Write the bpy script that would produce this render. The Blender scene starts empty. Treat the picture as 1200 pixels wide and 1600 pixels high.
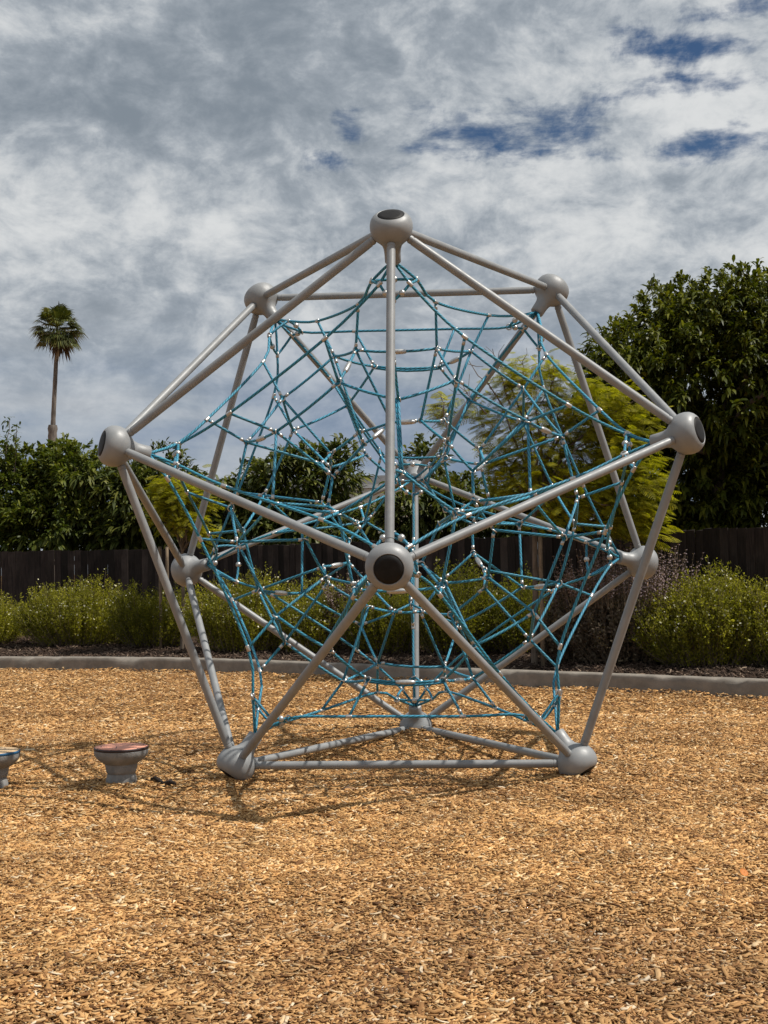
import bpy, bmesh, math, random
import numpy as np
from mathutils import Vector, Matrix, Quaternion

random.seed(7)
rng = np.random.default_rng(11)
sc = bpy.context.scene
COL = sc.collection

# ------------------------------------------------------------------ camera
CAM = np.array([0.44050728, -10.00816143, 1.55113413])
FW = np.array([-0.06076925, 0.99719245, 0.0437528])
RT = np.array([0.99797287, 0.06152999, -0.01625435])
UP = np.array([0.01890082, -0.04267635, 0.99891015])
FPX = 1974.265                       # focal length in pixels of the 1200x1600 photograph
cam = bpy.data.cameras.new('camera')
cam.sensor_fit = 'VERTICAL'; cam.sensor_height = 36.0; cam.sensor_width = 27.0
cam.lens = 36.0 * FPX / 1600.0
cam.clip_start = 0.1; cam.clip_end = 3000
camo = bpy.data.objects.new('camera', cam)
M = Matrix.Identity(4)
for i in range(3):
    M[i][0] = RT[i]; M[i][1] = UP[i]; M[i][2] = -FW[i]; M[i][3] = CAM[i]
camo.matrix_world = M
COL.objects.link(camo); sc.camera = camo

def at(px, py, d):                    # the point at depth d on the line of sight of a photo pixel
    return CAM + (FW + RT * (px - 600) / FPX - UP * (py - 800) / FPX) * d
def gr(px, py, z=0.0):                # the point at height z on that line of sight
    v = FW + RT * (px - 600) / FPX - UP * (py - 800) / FPX
    return CAM + v * ((z - CAM[2]) / v[2])

# ------------------------------------------------------------------ node helper
class NT:
    def __init__(s, tree): s.t = tree; s.n = tree.nodes; s.l = tree.links
    def node(s, typ, **kw):
        n = s.n.new(typ)
        for k, v in kw.items():
            if k == 'ins':
                for kk, vv in v.items(): s.put(n.inputs[kk], vv)
            else: setattr(n, k, v)
        return n
    def put(s, sock, v):
        if isinstance(v, bpy.types.NodeSocket): s.l.new(v, sock)
        elif isinstance(v, bpy.types.Node): s.l.new(v.outputs[0], sock)
        else:
            if isinstance(v, (tuple, list)) and len(v) == 3 and sock.type == 'RGBA': v = (*v, 1)
            sock.default_value = v
    def math(s, op, a, b=None, c=None, clamp=False):
        n = s.n.new('ShaderNodeMath'); n.operation = op; n.use_clamp = clamp
        s.put(n.inputs[0], a)
        if b is not None: s.put(n.inputs[1], b)
        if c is not None: s.put(n.inputs[2], c)
        return n.outputs[0]
    def mix(s, f, a, b, bt='MIX'):
        n = s.n.new('ShaderNodeMix'); n.data_type = 'RGBA'; n.blend_type = bt
        s.put(n.inputs[0], f); s.put(n.inputs[6], a); s.put(n.inputs[7], b)
        return n.outputs[2]
    def ss(s, v, lo, hi, a=0.0, b=1.0):
        n = s.n.new('ShaderNodeMapRange'); n.interpolation_type = 'SMOOTHSTEP'
        s.put(n.inputs[0], v); n.inputs[1].default_value = lo; n.inputs[2].default_value = hi
        n.inputs[3].default_value = a; n.inputs[4].default_value = b
        return n.outputs[0]
    def noise(s, vec, scale, detail=4, rough=0.55, dist=0.0, dim='3D'):
        n = s.n.new('ShaderNodeTexNoise'); n.noise_dimensions = dim
        if vec is not None: s.put(n.inputs['Vector'], vec)
        n.inputs['Scale'].default_value = scale; n.inputs['Detail'].default_value = detail
        n.inputs['Roughness'].default_value = rough; n.inputs['Distortion'].default_value = dist
        return n.outputs[0]
    def ramp(s, f, stops):
        n = s.n.new('ShaderNodeValToRGB'); e = n.color_ramp.elements
        while len(e) < len(stops): e.new(0.5)
        for el, (p, c) in zip(e, stops):
            el.position = p; el.color = (*c, 1)
        s.put(n.inputs[0], f)
        return n.outputs[0]

# ------------------------------------------------------------------ sky, sun, exposure
SUN = Vector((0.5102, -0.0744, 0.8568)).normalized()
w = bpy.data.worlds.new('World'); sc.world = w; w.use_nodes = True
n = NT(w.node_tree); n.n.clear()
out = n.node('ShaderNodeOutputWorld'); bg = n.node('ShaderNodeBackground')
bg.inputs['Strength'].default_value = 0.1
sky = n.node('ShaderNodeTexSky', sky_type='NISHITA', sun_disc=False)
sky.sun_elevation = math.asin(SUN.z); sky.sun_rotation = math.radians(98.3)
sky.air_density = 1.3; sky.dust_density = 0.4; sky.ozone_density = 2.2
tc = n.node('ShaderNodeTexCoord')
sep = n.node('ShaderNodeSeparateXYZ'); n.put(sep.inputs[0], tc.outputs['Generated'])
def dvec(zs, off, warp):               # direction with the vertical stretched, as layers flatten towards the horizon
    c_ = n.node('ShaderNodeCombineXYZ'); n.put(c_.inputs[0], sep.outputs[0]); n.put(c_.inputs[1], n.math('MULTIPLY', sep.outputs[1], 0.6)); n.put(c_.inputs[2], n.math('MULTIPLY_ADD', sep.outputs[2], zs, off))
    wn = n.node('ShaderNodeTexNoise'); n.put(wn.inputs['Vector'], c_.outputs[0]); wn.inputs['Scale'].default_value = 9.0; wn.inputs['Detail'].default_value = 2
    wv = n.node('ShaderNodeVectorMath', operation='MULTIPLY_ADD')
    n.put(wv.inputs[0], wn.outputs['Color']); wv.inputs[1].default_value = (warp, warp, warp); n.put(wv.inputs[2], c_.outputs[0])
    return wv.outputs[0]
v1 = dvec(1.55, 0.4, 0.05); v2 = dvec(4.2, 2.0, 0.04)
big = n.noise(v1, 4.5, 2, 0.5)
puff = n.noise(v1, 13.0, 11, 0.64)
lump_ = n.noise(v1, 30.0, 9, 0.62)
def blob(cx, cz, sx, sz):              # a soft patch of the sky round one direction
    a = n.math('DIVIDE', n.math('SUBTRACT', sep.outputs[0], cx), sx); b = n.math('DIVIDE', n.math('SUBTRACT', sep.outputs[2], cz), sz)
    r = n.math('ADD', n.math('MULTIPLY', a, a), n.math('MULTIPLY', b, b))
    return n.math('POWER', 2.718, n.math('MULTIPLY', r, -1.0))
hs = None
for args in ((0.040, 0.327, .115, .028), (0.155, 0.374, .070, .020), (0.205, 0.392, .060, .014), (0.150, 0.349, .090, .014),
             (0.215, 0.306, .075, .022), (-0.10, 0.313, .035, .012), (-0.08, 0.331, .022, .015)):
    h = blob(*args); hs = h if hs is None else n.math('MAXIMUM', hs, h)
hn = n.noise(v2, 11.0, 9, 0.6)
cov = n.math('ADD', n.math('MULTIPLY', hn, 1.25), n.math('MULTIPLY', lump_, 0.95))
gap = n.math('SUBTRACT', n.math('MULTIPLY', hs, 0.66), n.math('SUBTRACT', cov, 0.78))
gap = n.ss(gap, 0.0, 0.46)
shade = n.math('ADD', n.math('MULTIPLY', big, 0.55), n.math('MULTIPLY', puff, 0.62))
shade = n.math('ADD', shade, n.math('MULTIPLY', n.math('SUBTRACT', lump_, 0.5), 0.60))
shade = n.math('SUBTRACT', shade, n.math('MULTIPLY', blob(-0.22, 0.345, .14, .035), 0.10))
shade = n.math('ADD', shade, n.math('MULTIPLY', blob(-0.25, 0.270, .16, .03), 0.05))
shade = n.math('ADD', shade, n.math('MULTIPLY', blob(0.16, 0.33, .14, .06), 0.06))
cloud = n.ramp(n.ss(shade, 0.29, 0.80), ((0.0, (2.2, 2.6, 3.05)), (0.35, (3.3, 3.7, 4.15)), (0.60, (4.6, 4.95, 5.3)), (1.0, (7.0, 7.15, 7.2))))
# a cooler, smoother layer low over the horizon
low = n.ss(sep.outputs[2], 0.24, 0.08)
lown = n.noise(v2, 5.0, 6, 0.52)
lown = n.math('SUBTRACT', lown, n.math('MULTIPLY', blob(-0.08, 0.13, .09, .035), 0.16))
lowc = n.ramp(n.ss(lown, 0.34, 0.66), ((0.0, (1.7, 2.45, 3.7)), (0.42, (2.9, 3.5, 4.3)), (1.0, (4.9, 5.2, 5.6))))
cloud = n.mix(n.math('MULTIPLY', low, 0.75), cloud, lowc)
blue = n.mix(1.0, sky.outputs[0], (0.27, 0.35, 0.46), 'MULTIPLY')
col = n.mix(gap, cloud, blue)
below = n.ss(sep.outputs[2], -0.02, 0.0, 1.0, 0.0)
col = n.mix(below, col, (1.0, 0.8, 0.55))
n.put(bg.inputs['Color'], col); n.l.new(bg.outputs[0], out.inputs[0])

sun = bpy.data.lights.new('sun', 'SUN'); sun.energy = 4.9; sun.angle = math.radians(0.55); sun.color = (1.0, 0.94, 0.85)
suno = bpy.data.objects.new('sun', sun); suno.rotation_euler = SUN.to_track_quat('Z', 'Y').to_euler()
COL.objects.link(suno)
sc.view_settings.view_transform = 'Standard'; sc.view_settings.look = 'None'
sc.view_settings.exposure = 0.0; sc.view_settings.gamma = 1.0; sc.view_settings.use_curve_mapping = False
sc.cycles.use_adaptive_sampling = True
sc.cycles.max_bounces = 6; sc.cycles.transparent_max_bounces = 8

# ------------------------------------------------------------------ materials
def mat(name):
    m = bpy.data.materials.new(name); m.use_nodes = True
    t = NT(m.node_tree); b = m.node_tree.nodes['Principled BSDF']
    return m, t, b
def bump(t, b, h, strength, dist):
    n_ = t.node('ShaderNodeBump'); n_.inputs['Strength'].default_value = strength; n_.inputs['Distance'].default_value = dist
    t.put(n_.inputs['Height'], h); t.l.new(n_.outputs[0], b.inputs['Normal'])
def plain(name, c, rough=0.6, metal=0.0, var=0.15, scale=20.0, bmp=0.0):
    m, t, b = mat(name)
    tcn = t.node('ShaderNodeTexCoord').outputs['Object']
    nz = t.noise(tcn, scale, 6, 0.6)
    t.put(b.inputs['Base Color'], t.mix(t.ss(nz, 0.3, 0.7), tuple(x * (1 - var) for x in c), tuple(min(1, x * (1 + var)) for x in c)))
    b.inputs['Roughness'].default_value = rough; b.inputs['Metallic'].default_value = metal
    if bmp: bump(t, b, nz, bmp, 0.01)
    return m

def paint_mat():
    m, t, b = mat('grey_powder_coat')
    o = t.node('ShaderNodeTexCoord').outputs['Object']
    a = t.noise(o, 6, 5, 0.6); g = t.noise(o, 260, 2, 0.5); s = t.noise(o, 24, 6, 0.65)
    c = t.mix(t.ss(a, 0.3, 0.7), (0.218, 0.227, 0.233), (0.268, 0.277, 0.284))
    c = t.mix(t.math('MULTIPLY', t.ss(s, 0.60, 0.74), 0.35), c, (0.20, 0.18, 0.16))
    t.put(b.inputs['Base Color'], c)
    b.inputs['Metallic'].default_value = 0.1
    t.put(b.inputs['Roughness'], t.ss(s, 0.3, 0.7, 0.42, 0.56))
    bump(t, b, g, 0.12, 0.002)
    return m
M_PAINT = paint_mat()
M_CAP = plain('black_rubber_cap', (0.010, 0.0095, 0.0095), 0.6, 0, 0.3, 30, 0.05); M_CAP.node_tree.nodes['Principled BSDF'].inputs['Specular IOR Level'].default_value = 0.2
M_ALU = plain('brushed_aluminium', (0.52, 0.52, 0.51), 0.38, 0.85, 0.12, 60)
def rope_mat():
    m, t, b = mat('blue_rope')
    uv = t.node('ShaderNodeTexCoord').outputs['UV']
    s = t.node('ShaderNodeSeparateXYZ'); t.put(s.inputs[0], uv)
    ph = t.math('FRACT', t.math('ADD', t.math('MULTIPLY', s.outputs[0], 3.0), t.math('MULTIPLY', s.outputs[1], 24.0)))
    tri = t.math('ABSOLUTE', t.math('SUBTRACT', ph, 0.5))
    groove = t.ss(tri, 0.28, 0.48)
    o = t.node('ShaderNodeTexCoord').outputs['Object']
    fade = t.noise(o, 1.3, 4, 0.6)
    c = t.mix(t.ss(fade, 0.35, 0.65), (0.021, 0.22, 0.32), (0.043, 0.315, 0.485))
    oi = t.node('ShaderNodeObjectInfo')
    c = t.mix(t.math('MULTIPLY', oi.outputs['Random'], 0.4), c, (0.03, 0.15, 0.26))
    c = t.mix(t.math('MULTIPLY', groove, 0.8), c, (0.004, 0.03, 0.05))
    t.put(b.inputs['Base Color'], c); b.inputs['Roughness'].default_value = 0.6
    bump(t, b, t.math('SUBTRACT', 1.0, groove), 0.7, 0.004)
    return m
M_ROPE = rope_mat()

def leaf_mat(name, c1, c2, c3, rough=0.42, trans=0.25, spec=0.4):
    m, t, b = mat(name)
    g = t.node('ShaderNodeNewGeometry')
    r = g.outputs['Random Per Island']
    c = t.ramp(r, ((0.0, c1), (0.5, c2), (0.93, c3), (1.0, tuple(min(1, x * 1.5) for x in c3))))
    o = t.node('ShaderNodeTexCoord').outputs['Object']
    nz = t.noise(o, 1.1, 3, 0.5)
    c = t.mix(1.0, c, t.mix(t.ss(nz, 0.35, 0.65), (0.78, 0.8, 0.78), (1.15, 1.12, 1.0)), 'MULTIPLY')
    t.put(b.inputs['Base Color'], c); b.inputs['Roughness'].default_value = rough
    b.inputs['Specular IOR Level'].default_value = spec
    if trans:
        tr = t.node('ShaderNodeBsdfTranslucent'); t.put(tr.inputs[0], t.mix(1.0, c, (1.5, 1.6, 0.6), 'MULTIPLY'))
        mx = t.node('ShaderNodeMixShader'); mx.inputs[0].default_value = trans
        t.l.new(b.outputs[0], mx.inputs[1]); t.l.new(tr.outputs[0], mx.inputs[2])
        t.l.new(mx.outputs[0], t.n['Material Output'].inputs[0])
    return m
M_DARKLEAF = leaf_mat('glossy_dark_leaf', (0.030, 0.042, 0.006), (0.068, 0.082, 0.010), (0.15, 0.155, 0.02), 0.45, 0.25, 0.22)
M_LOQUAT = leaf_mat('loquat_leaf', (0.036, 0.050, 0.012), (0.070, 0.088, 0.018), (0.14, 0.145, 0.034), 0.5, 0.25, 0.25)
M_BUSHLEAF = leaf_mat('hedge_leaf', (0.040, 0.058, 0.010), (0.078, 0.102, 0.016), (0.15, 0.16, 0.03), 0.5, 0.28, 0.25)
M_YELLOW = leaf_mat('yellow_green_leaf', (0.13, 0.135, 0.010), (0.24, 0.23, 0.014), (0.36, 0.32, 0.022), 0.6, 0.45, 0.15)
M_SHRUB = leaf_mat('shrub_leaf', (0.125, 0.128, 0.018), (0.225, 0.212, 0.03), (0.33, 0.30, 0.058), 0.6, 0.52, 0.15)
M_SHRUBDARK = leaf_mat('dark_shrub_leaf', (0.085, 0.090, 0.013), (0.155, 0.153, 0.022), (0.23, 0.21, 0.036), 0.6, 0.5, 0.15)  # darker green leaf colour of the darker shrubs
M_SALVIA = leaf_mat('dry_sage_leaf', (0.07, 0.048, 0.036), (0.125, 0.092, 0.068), (0.19, 0.155, 0.11), 0.7, 0.2)
M_WHORL = leaf_mat('sage_whorl', (0.14, 0.095, 0.105), (0.22, 0.155, 0.175), (0.36, 0.27, 0.31), 0.7, 0.2)
M_FLOWER = leaf_mat('small_pale_flower', (0.5, 0.48, 0.26), (0.65, 0.63, 0.48), (0.75, 0.73, 0.66), 0.6, 0.3)
M_PALM = leaf_mat('palm_frond', (0.035, 0.045, 0.010), (0.060, 0.074, 0.016), (0.12, 0.125, 0.035), 0.45, 0.15)
M_DEADPALM = leaf_mat('dead_palm_frond', (0.08, 0.05, 0.03), (0.14, 0.09, 0.055), (0.2, 0.14, 0.09), 0.8, 0.1)
def bark_mat(name, c, s=14):
    m, t, b = mat(name)
    o = t.node('ShaderNodeTexCoord').outputs['Object']
    mp = t.node('ShaderNodeMapping'); t.put(mp.inputs[0], o); mp.inputs['Scale'].default_value = (1, 1, 0.25)
    nz = t.noise(mp.outputs[0], s, 8, 0.65)
    t.put(b.inputs['Base Color'], t.mix(t.ss(nz, 0.3, 0.7), tuple(x * 0.5 for x in c), tuple(x * 1.3 for x in c)))
    b.inputs['Roughness'].default_value = 0.9; bump(t, b, nz, 0.6, 0.02)
    return m
M_BARK = bark_mat('bark', (0.13, 0.10, 0.075))
M_PALMBARK = bark_mat('palm_bark', (0.17, 0.145, 0.125), 6)
M_STAKE = bark_mat('weathered_stake', (0.20, 0.15, 0.10), 30)

def fence_mat():
    m, t, b = mat('dark_stained_board')
    o = t.node('ShaderNodeTexCoord').outputs['Object']
    oi = t.node('ShaderNodeObjectInfo')
    ad = t.node('ShaderNodeVectorMath', operation='ADD'); t.put(ad.inputs[0], o)
    sc_ = t.node('ShaderNodeVectorMath', operation='SCALE'); t.put(sc_.inputs[0], (3.1, 5.3, 1.7)); t.put(sc_.inputs[3], t.math('MULTIPLY', oi.outputs['Random'], 17))
    t.l.new(sc_.outputs[0], ad.inputs[1])
    mp = t.node('ShaderNodeMapping'); t.put(mp.inputs[0], ad.outputs[0]); mp.inputs['Scale'].default_value = (9, 9, 0.5)
    gr_ = t.noise(mp.outputs[0], 8, 7, 0.65); pt = t.noise(ad.outputs[0], 1.8, 4, 0.6)
    c = t.mix(t.ss(gr_, 0.3, 0.7), (0.008, 0.006, 0.0055), (0.024, 0.018, 0.016))
    c = t.mix(t.math('MULTIPLY', t.ss(pt, 0.45, 0.7), 0.5), c, (0.045, 0.036, 0.032))
    c = t.mix(1.0, c, t.mix(oi.outputs['Random'], (0.5, 0.48, 0.46), (2.2, 2.1, 2.05)), 'MULTIPLY')
    t.put(b.inputs['Base Color'], c); b.inputs['Roughness'].default_value = 0.85; b.inputs['Specular IOR Level'].default_value = 0.2
    bump(t, b, gr_, 0.5, 0.006)
    return m
M_FENCE = fence_mat()
def concrete_mat(name, c, sc_=5):
    m, t, b = mat(name)
    o = t.node('ShaderNodeTexCoord').outputs['Object']
    a = t.noise(o, sc_, 7, 0.65); f = t.noise(o, 90, 4, 0.6); st = t.noise(o, 1.6, 6, 0.7)
    cc = t.mix(t.ss(a, 0.3, 0.7), tuple(x * 0.78 for x in c), tuple(x * 1.15 for x in c))
    cc = t.mix(t.math('MULTIPLY', t.ss(st, 0.52, 0.66), 0.55), cc, tuple(x * 0.5 for x in c))
    cc = t.mix(t.math('MULTIPLY', t.ss(f, 0.58, 0.7), 0.4), cc, tuple(x * 0.55 for x in c))
    t.put(b.inputs['Base Color'], cc); b.inputs['Roughness'].default_value = 0.92
    bump(t, b, t.math('ADD', a, t.math('MULTIPLY', f, 0.5)), 0.5, 0.012)
    return m
M_KERB = concrete_mat('weathered_concrete', (0.225, 0.20, 0.17))
M_STOOL = concrete_mat('smooth_grey_concrete', (0.235, 0.235, 0.23), 9)

def chipbase_mat(name, c0, c1, c2):
    m, t, b = mat(name)
    o = t.node('ShaderNodeTexCoord').outputs['Object']
    v = t.node('ShaderNodeTexVoronoi', feature='F1'); t.put(v.inputs['Vector'], o); v.inputs['Scale'].default_value = 42; v.inputs['Randomness'].default_value = 1
    sv = t.node('ShaderNodeSeparateColor'); t.put(sv.inputs[0], v.outputs['Color'])
    c = t.ramp(sv.outputs[0], ((0.0, c0), (0.45, c1), (1.0, c2)))
    big_ = t.noise(o, 0.55, 5, 0.6)
    c = t.mix(1.0, c, t.mix(t.ss(big_, 0.35, 0.65), (0.75, 0.73, 0.72), (1.1, 1.06, 1.0)), 'MULTIPLY')
    t.put(b.inputs['Base Color'], c); b.inputs['Roughness'].default_value = 0.95; b.inputs['Specular IOR Level'].default_value = 0.15
    bump(t, b, t.math('ADD', t.math('MULTIPLY', sv.outputs[1], 1.0), t.noise(o, 120, 3, 0.6)), 0.9, 0.02)
    return m
M_CHIPBASE = chipbase_mat('wood_chip_floor', (0.10, 0.05, 0.02), (0.30, 0.165, 0.065), (0.50, 0.31, 0.14))
M_MULCH = chipbase_mat('bark_mulch_floor', (0.022, 0.013, 0.009), (0.055, 0.034, 0.024), (0.11, 0.075, 0.055))

def chip_mat(name, stops, patch):
    m, t, b = mat(name)
    oi = t.node('ShaderNodeObjectInfo')
    c = t.ramp(oi.outputs['Random'], stops)
    # grey-brown patches, as the chips lie
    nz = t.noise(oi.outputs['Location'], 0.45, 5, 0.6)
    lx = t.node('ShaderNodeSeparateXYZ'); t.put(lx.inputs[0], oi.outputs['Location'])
    grey_amt = t.math('ADD', nz, t.ss(lx.outputs[1], -2.4, -5.4, 0.0, 0.20))      # chip colour turns darker and greyer towards the near edge
    c = t.mix(t.math('MULTIPLY', t.ss(grey_amt, 0.46, 0.72), 0.85), c, t.mix(1.0, c, patch, 'MULTIPLY'))
    nz2 = t.noise(oi.outputs['Location'], 3.0, 3, 0.6)
    c = t.mix(1.0, c, t.mix(t.ss(nz2, 0.35, 0.65), (0.80, 0.78, 0.76), (1.12, 1.10, 1.08)), 'MULTIPLY')
    o = t.node('ShaderNodeTexCoord').outputs['Object']
    mp = t.node('ShaderNodeMapping'); t.put(mp.inputs[0], o); mp.inputs['Scale'].default_value = (20, 300, 300)
    g = t.noise(mp.outputs[0], 3, 3, 0.6)
    c = t.mix(1.0, c, t.mix(t.ss(g, 0.3, 0.7), (0.8, 0.78, 0.75), (1.1, 1.1, 1.1)), 'MULTIPLY')
    t.put(b.inputs['Base Color'], c); b.inputs['Roughness'].default_value = 0.8; b.inputs['Specular IOR Level'].default_value = 0.25
    return m
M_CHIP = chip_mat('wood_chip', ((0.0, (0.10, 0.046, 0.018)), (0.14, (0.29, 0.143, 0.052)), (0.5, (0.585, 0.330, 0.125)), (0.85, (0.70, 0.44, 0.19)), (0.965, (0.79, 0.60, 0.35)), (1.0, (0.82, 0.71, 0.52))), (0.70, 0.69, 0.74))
M_MULCHCHIP = chip_mat('bark_mulch_chip', ((0.0, (0.018, 0.011, 0.008)), (0.5, (0.06, 0.037, 0.026)), (0.9, (0.13, 0.09, 0.065)), (1.0, (0.3, 0.23, 0.17))), (0.7, 0.72, 0.75))

# ------------------------------------------------------------------ mesh helpers
def mesh_np(name, V, F, loop_sizes=None):
    """V n x 3, F list of index arrays (m x k)"""
    me = bpy.data.meshes.new(name)
    V = np.asarray(V, np.float32)
    if not isinstance(F, list): F = [F]
    F = [np.asarray(f, np.int32) for f in F if len(f)]
    li = np.concatenate([f.ravel() for f in F]); sizes = np.concatenate([np.full(len(f), f.shape[1], np.int32) for f in F])
    st = np.concatenate([[0], np.cumsum(sizes)[:-1]]).astype(np.int32)
    me.vertices.add(len(V)); me.vertices.foreach_set('co', V.ravel())
    me.loops.add(len(li)); me.loops.foreach_set('vertex_index', li)
    me.polygons.add(len(sizes)); me.polygons.foreach_set('loop_start', st)
    try: me.polygons.foreach_set('loop_total', sizes)
    except Exception: pass
    me.update(calc_edges=True); me.validate()
    return me
def smooth(me, on=True):
    me.polygons.foreach_set('use_smooth', np.full(len(me.polygons), on)); return me
def obj(name, me, m=None, parent=None, loc=None):
    o = bpy.data.objects.new(name, me)
    if m is not None and me is not None and not me.materials: me.materials.append(m)
    COL.objects.link(o)
    if parent is not None: o.parent = parent
    if loc is not None: o.location = loc
    return o
def tag(o, label, cat, group=None):
    o['label'] = label; o['category'] = cat
    if group: o['group'] = group
    return o
def empty(name, loc, label, cat, group=None):
    o = bpy.data.objects.new(name, None); COL.objects.link(o); o.location = loc; o.empty_display_size = 0.2
    return tag(o, label, cat, group)
def frames(pts):
    pts = np.asarray(pts, float); T = np.gradient(pts, axis=0); T /= np.linalg.norm(T, axis=1)[:, None] + 1e-12
    u = np.cross(T[0], [0, 0, 1.0])
    if np.linalg.norm(u) < 1e-3: u = np.cross(T[0], [1.0, 0, 0])
    u /= np.linalg.norm(u); U = [u]
    for i in range(1, len(pts)):
        u = u - T[i] * (u @ T[i]); u /= np.linalg.norm(u) + 1e-12; U.append(u)
    U = np.array(U); return T, U, np.cross(T, U)
def tube_data(pts, rad, seg=8, cap=True):
    pts = np.asarray(pts, float); k = len(pts); rad = np.broadcast_to(np.asarray(rad, float), (k,))
    T, U, W = frames(pts); a = np.arange(seg) * 2 * np.pi / seg
    V = (pts[:, None] + (U[:, None] * np.cos(a)[None, :, None] + W[:, None] * np.sin(a)[None, :, None]) * rad[:, None, None]).reshape(-1, 3)
    F = []
    for i in range(k - 1):
        for j in range(seg):
            F.append((i * seg + j, i * seg + (j + 1) % seg, (i + 1) * seg + (j + 1) % seg, (i + 1) * seg + j))
    return V, np.array(F, np.int32)
def tube(name, pts, rad, seg=8, uv=False):
    V, F = tube_data(pts, rad, seg); k = len(pts)
    c0 = np.arange(seg)[::-1][None]; c1 = (np.arange(seg) + (k - 1) * seg)[None]
    me = mesh_np(name, V, [F, c0, c1]); smooth(me)
    if uv:
        L = np.concatenate([[0], np.cumsum(np.linalg.norm(np.diff(np.asarray(pts, float), axis=0), axis=1))])
        lay = me.uv_layers.new(name='uv'); buf = np.zeros((len(me.loops), 2), np.float32); q = 0
        for i in range(k - 1):
            for j in range(seg):
                buf[q:q + 4] = ((j / seg, L[i]), ((j + 1) / seg, L[i]), ((j + 1) / seg, L[i + 1]), (j / seg, L[i + 1])); q += 4
        lay.data.foreach_set('uv', buf.ravel())
    return me
def joinparts(parts):
    Vs, Fs, o = [], {}, 0
    for V, F in parts:
        V = np.asarray(V); F = np.asarray(F)
        if len(F) == 0: continue
        Vs.append(V); Fs.setdefault(F.shape[1], []).append(F + o); o += len(V)
    return np.concatenate(Vs), [np.concatenate(f) for f in Fs.values()]
def lathe(name, prof, seg=40, capb=True, capt=True):
    """prof list of (r, z) from bottom to top"""
    a = np.arange(seg) * 2 * np.pi / seg; V = []; F = []
    for r, z in prof: V.append(np.stack([r * np.cos(a), r * np.sin(a), np.full(seg, z)], 1))
    k = len(prof)
    for i in range(k - 1):
        for j in range(seg): F.append((i * seg + j, i * seg + (j + 1) % seg, (i + 1) * seg + (j + 1) % seg, (i + 1) * seg + j))
    fs = [np.array(F)]
    if capb: fs.append(np.arange(seg)[::-1][None])
    if capt: fs.append((np.arange(seg) + (k - 1) * seg)[None])
    me = mesh_np(name, np.concatenate(V), fs); smooth(me)
    return me
def torus(name, R_, r, a=16, b=6):
    V = []; F = []
    for i in range(a):
        t = 2 * math.pi * i / a
        for j in range(b):
            p = 2 * math.pi * j / b
            V.append(((R_ + r * math.cos(p)) * math.cos(t), (R_ + r * math.cos(p)) * math.sin(t), r * math.sin(p)))
            F.append((i * b + j, ((i + 1) % a) * b + j, ((i + 1) % a) * b + (j + 1) % b, i * b + (j + 1) % b))
    return smooth(mesh_np(name, np.array(V), np.array(F)))
def sharp(me, ang=35):
    bm = bmesh.new(); bm.from_mesh(me)
    for e in bm.edges:
        if len(e.link_faces) == 2 and e.calc_face_angle(0) > math.radians(ang): e.smooth = False
    bm.to_mesh(me); bm.free(); return me
def align(o, loc, d):
    o.location = loc; o.rotation_mode = 'QUATERNION'; o.rotation_quaternion = Vector(d).to_track_quat('Z', 'Y')

# ------------------------------------------------------------------ ground
_dr = random.Random(5)
DIPS = [(_dr.uniform(-4, 4), _dr.uniform(-6, 6), _dr.uniform(0.10, 0.28), _dr.uniform(0.008, 0.032)) for _ in range(130)]
def ground_h(x, y):
    x = np.asarray(x, float); y = np.asarray(y, float)
    h = 0.122 * np.exp(-((x - 0.05) ** 2 / 1.2 ** 2 + (y - 1.55) ** 2 / 0.85 ** 2))
    h += 0.014 * np.sin(1.7 * x + 0.6 * y) * np.cos(1.3 * y - 0.5 * x) + 0.008 * np.sin(4.1 * x - 2.3 * y + 1) + 0.006 * np.sin(6.3 * y + 2.2 * x)
    # trodden dips
    for cx, cy, r_, a_ in DIPS: h -= a_ * np.exp(-(((x - cx) ** 2 + (y - cy) ** 2) / r_ ** 2))
    for cx in (-1.25, 1.25): h += 0.045 * np.exp(-((x - cx) ** 2 + (y + 0.74) ** 2) / 0.26 ** 2)      # chips heaped round the two front feet
    # a shallow scuffed hollow under the frame
    h -= 0.03 * np.exp(-((x) ** 2 / 0.9 ** 2 + (y + 0.1) ** 2 / 0.45 ** 2))
    return h
kerb_pts = np.array([(-40, 10.9), (-16, 10.75), (-11.3, 10.62), (-7.11, 10.2), (-5.2, 9.72), (-3.7, 9.2), (-2.2, 8.45), (-0.66, 7.52), (0.7, 6.6), (1.82, 5.88), (2.9, 5.22), (3.95, 4.66), (5.4, 3.95), (7.4, 3.05), (12, 1.2), (40, -8)])
def resample(P, step):
    P = np.asarray(P, float); out_ = []
    for i in range(len(P) - 1):
        p0 = P[max(i - 1, 0)]; p1 = P[i]; p2 = P[i + 1]; p3 = P[min(i + 2, len(P) - 1)]
        k = max(1, int(np.linalg.norm(p2 - p1) / step))
        for t in np.arange(k) / k:
            out_.append(0.5 * ((2 * p1) + (-p0 + p2) * t + (2 * p0 - 5 * p1 + 4 * p2 - p3) * t * t + (-p0 + 3 * p1 - 3 * p2 + p3) * t ** 3))
    out_.append(P[-1]); return np.array(out_)
KP = resample(kerb_pts, 0.12)
def kerb_y(x): return np.interp(x, KP[:, 0], KP[:, 1])
def grid(name, x0, x1, y0, y1, st, hf):
    xs = np.arange(x0, x1 + st / 2, st); ys = np.arange(y0, y1 + st / 2, st); X, Y = np.meshgrid(xs, ys)
    Z = hf(X, Y); V = np.stack([X, Y, Z], -1).reshape(-1, 3); nx = len(xs)
    i = (np.arange(len(ys) - 1)[:, None] * nx + np.arange(nx - 1)[None]).ravel()
    return smooth(mesh_np(name, V, np.stack([i, i + 1, i + 1 + nx, i + nx], 1)))
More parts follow.
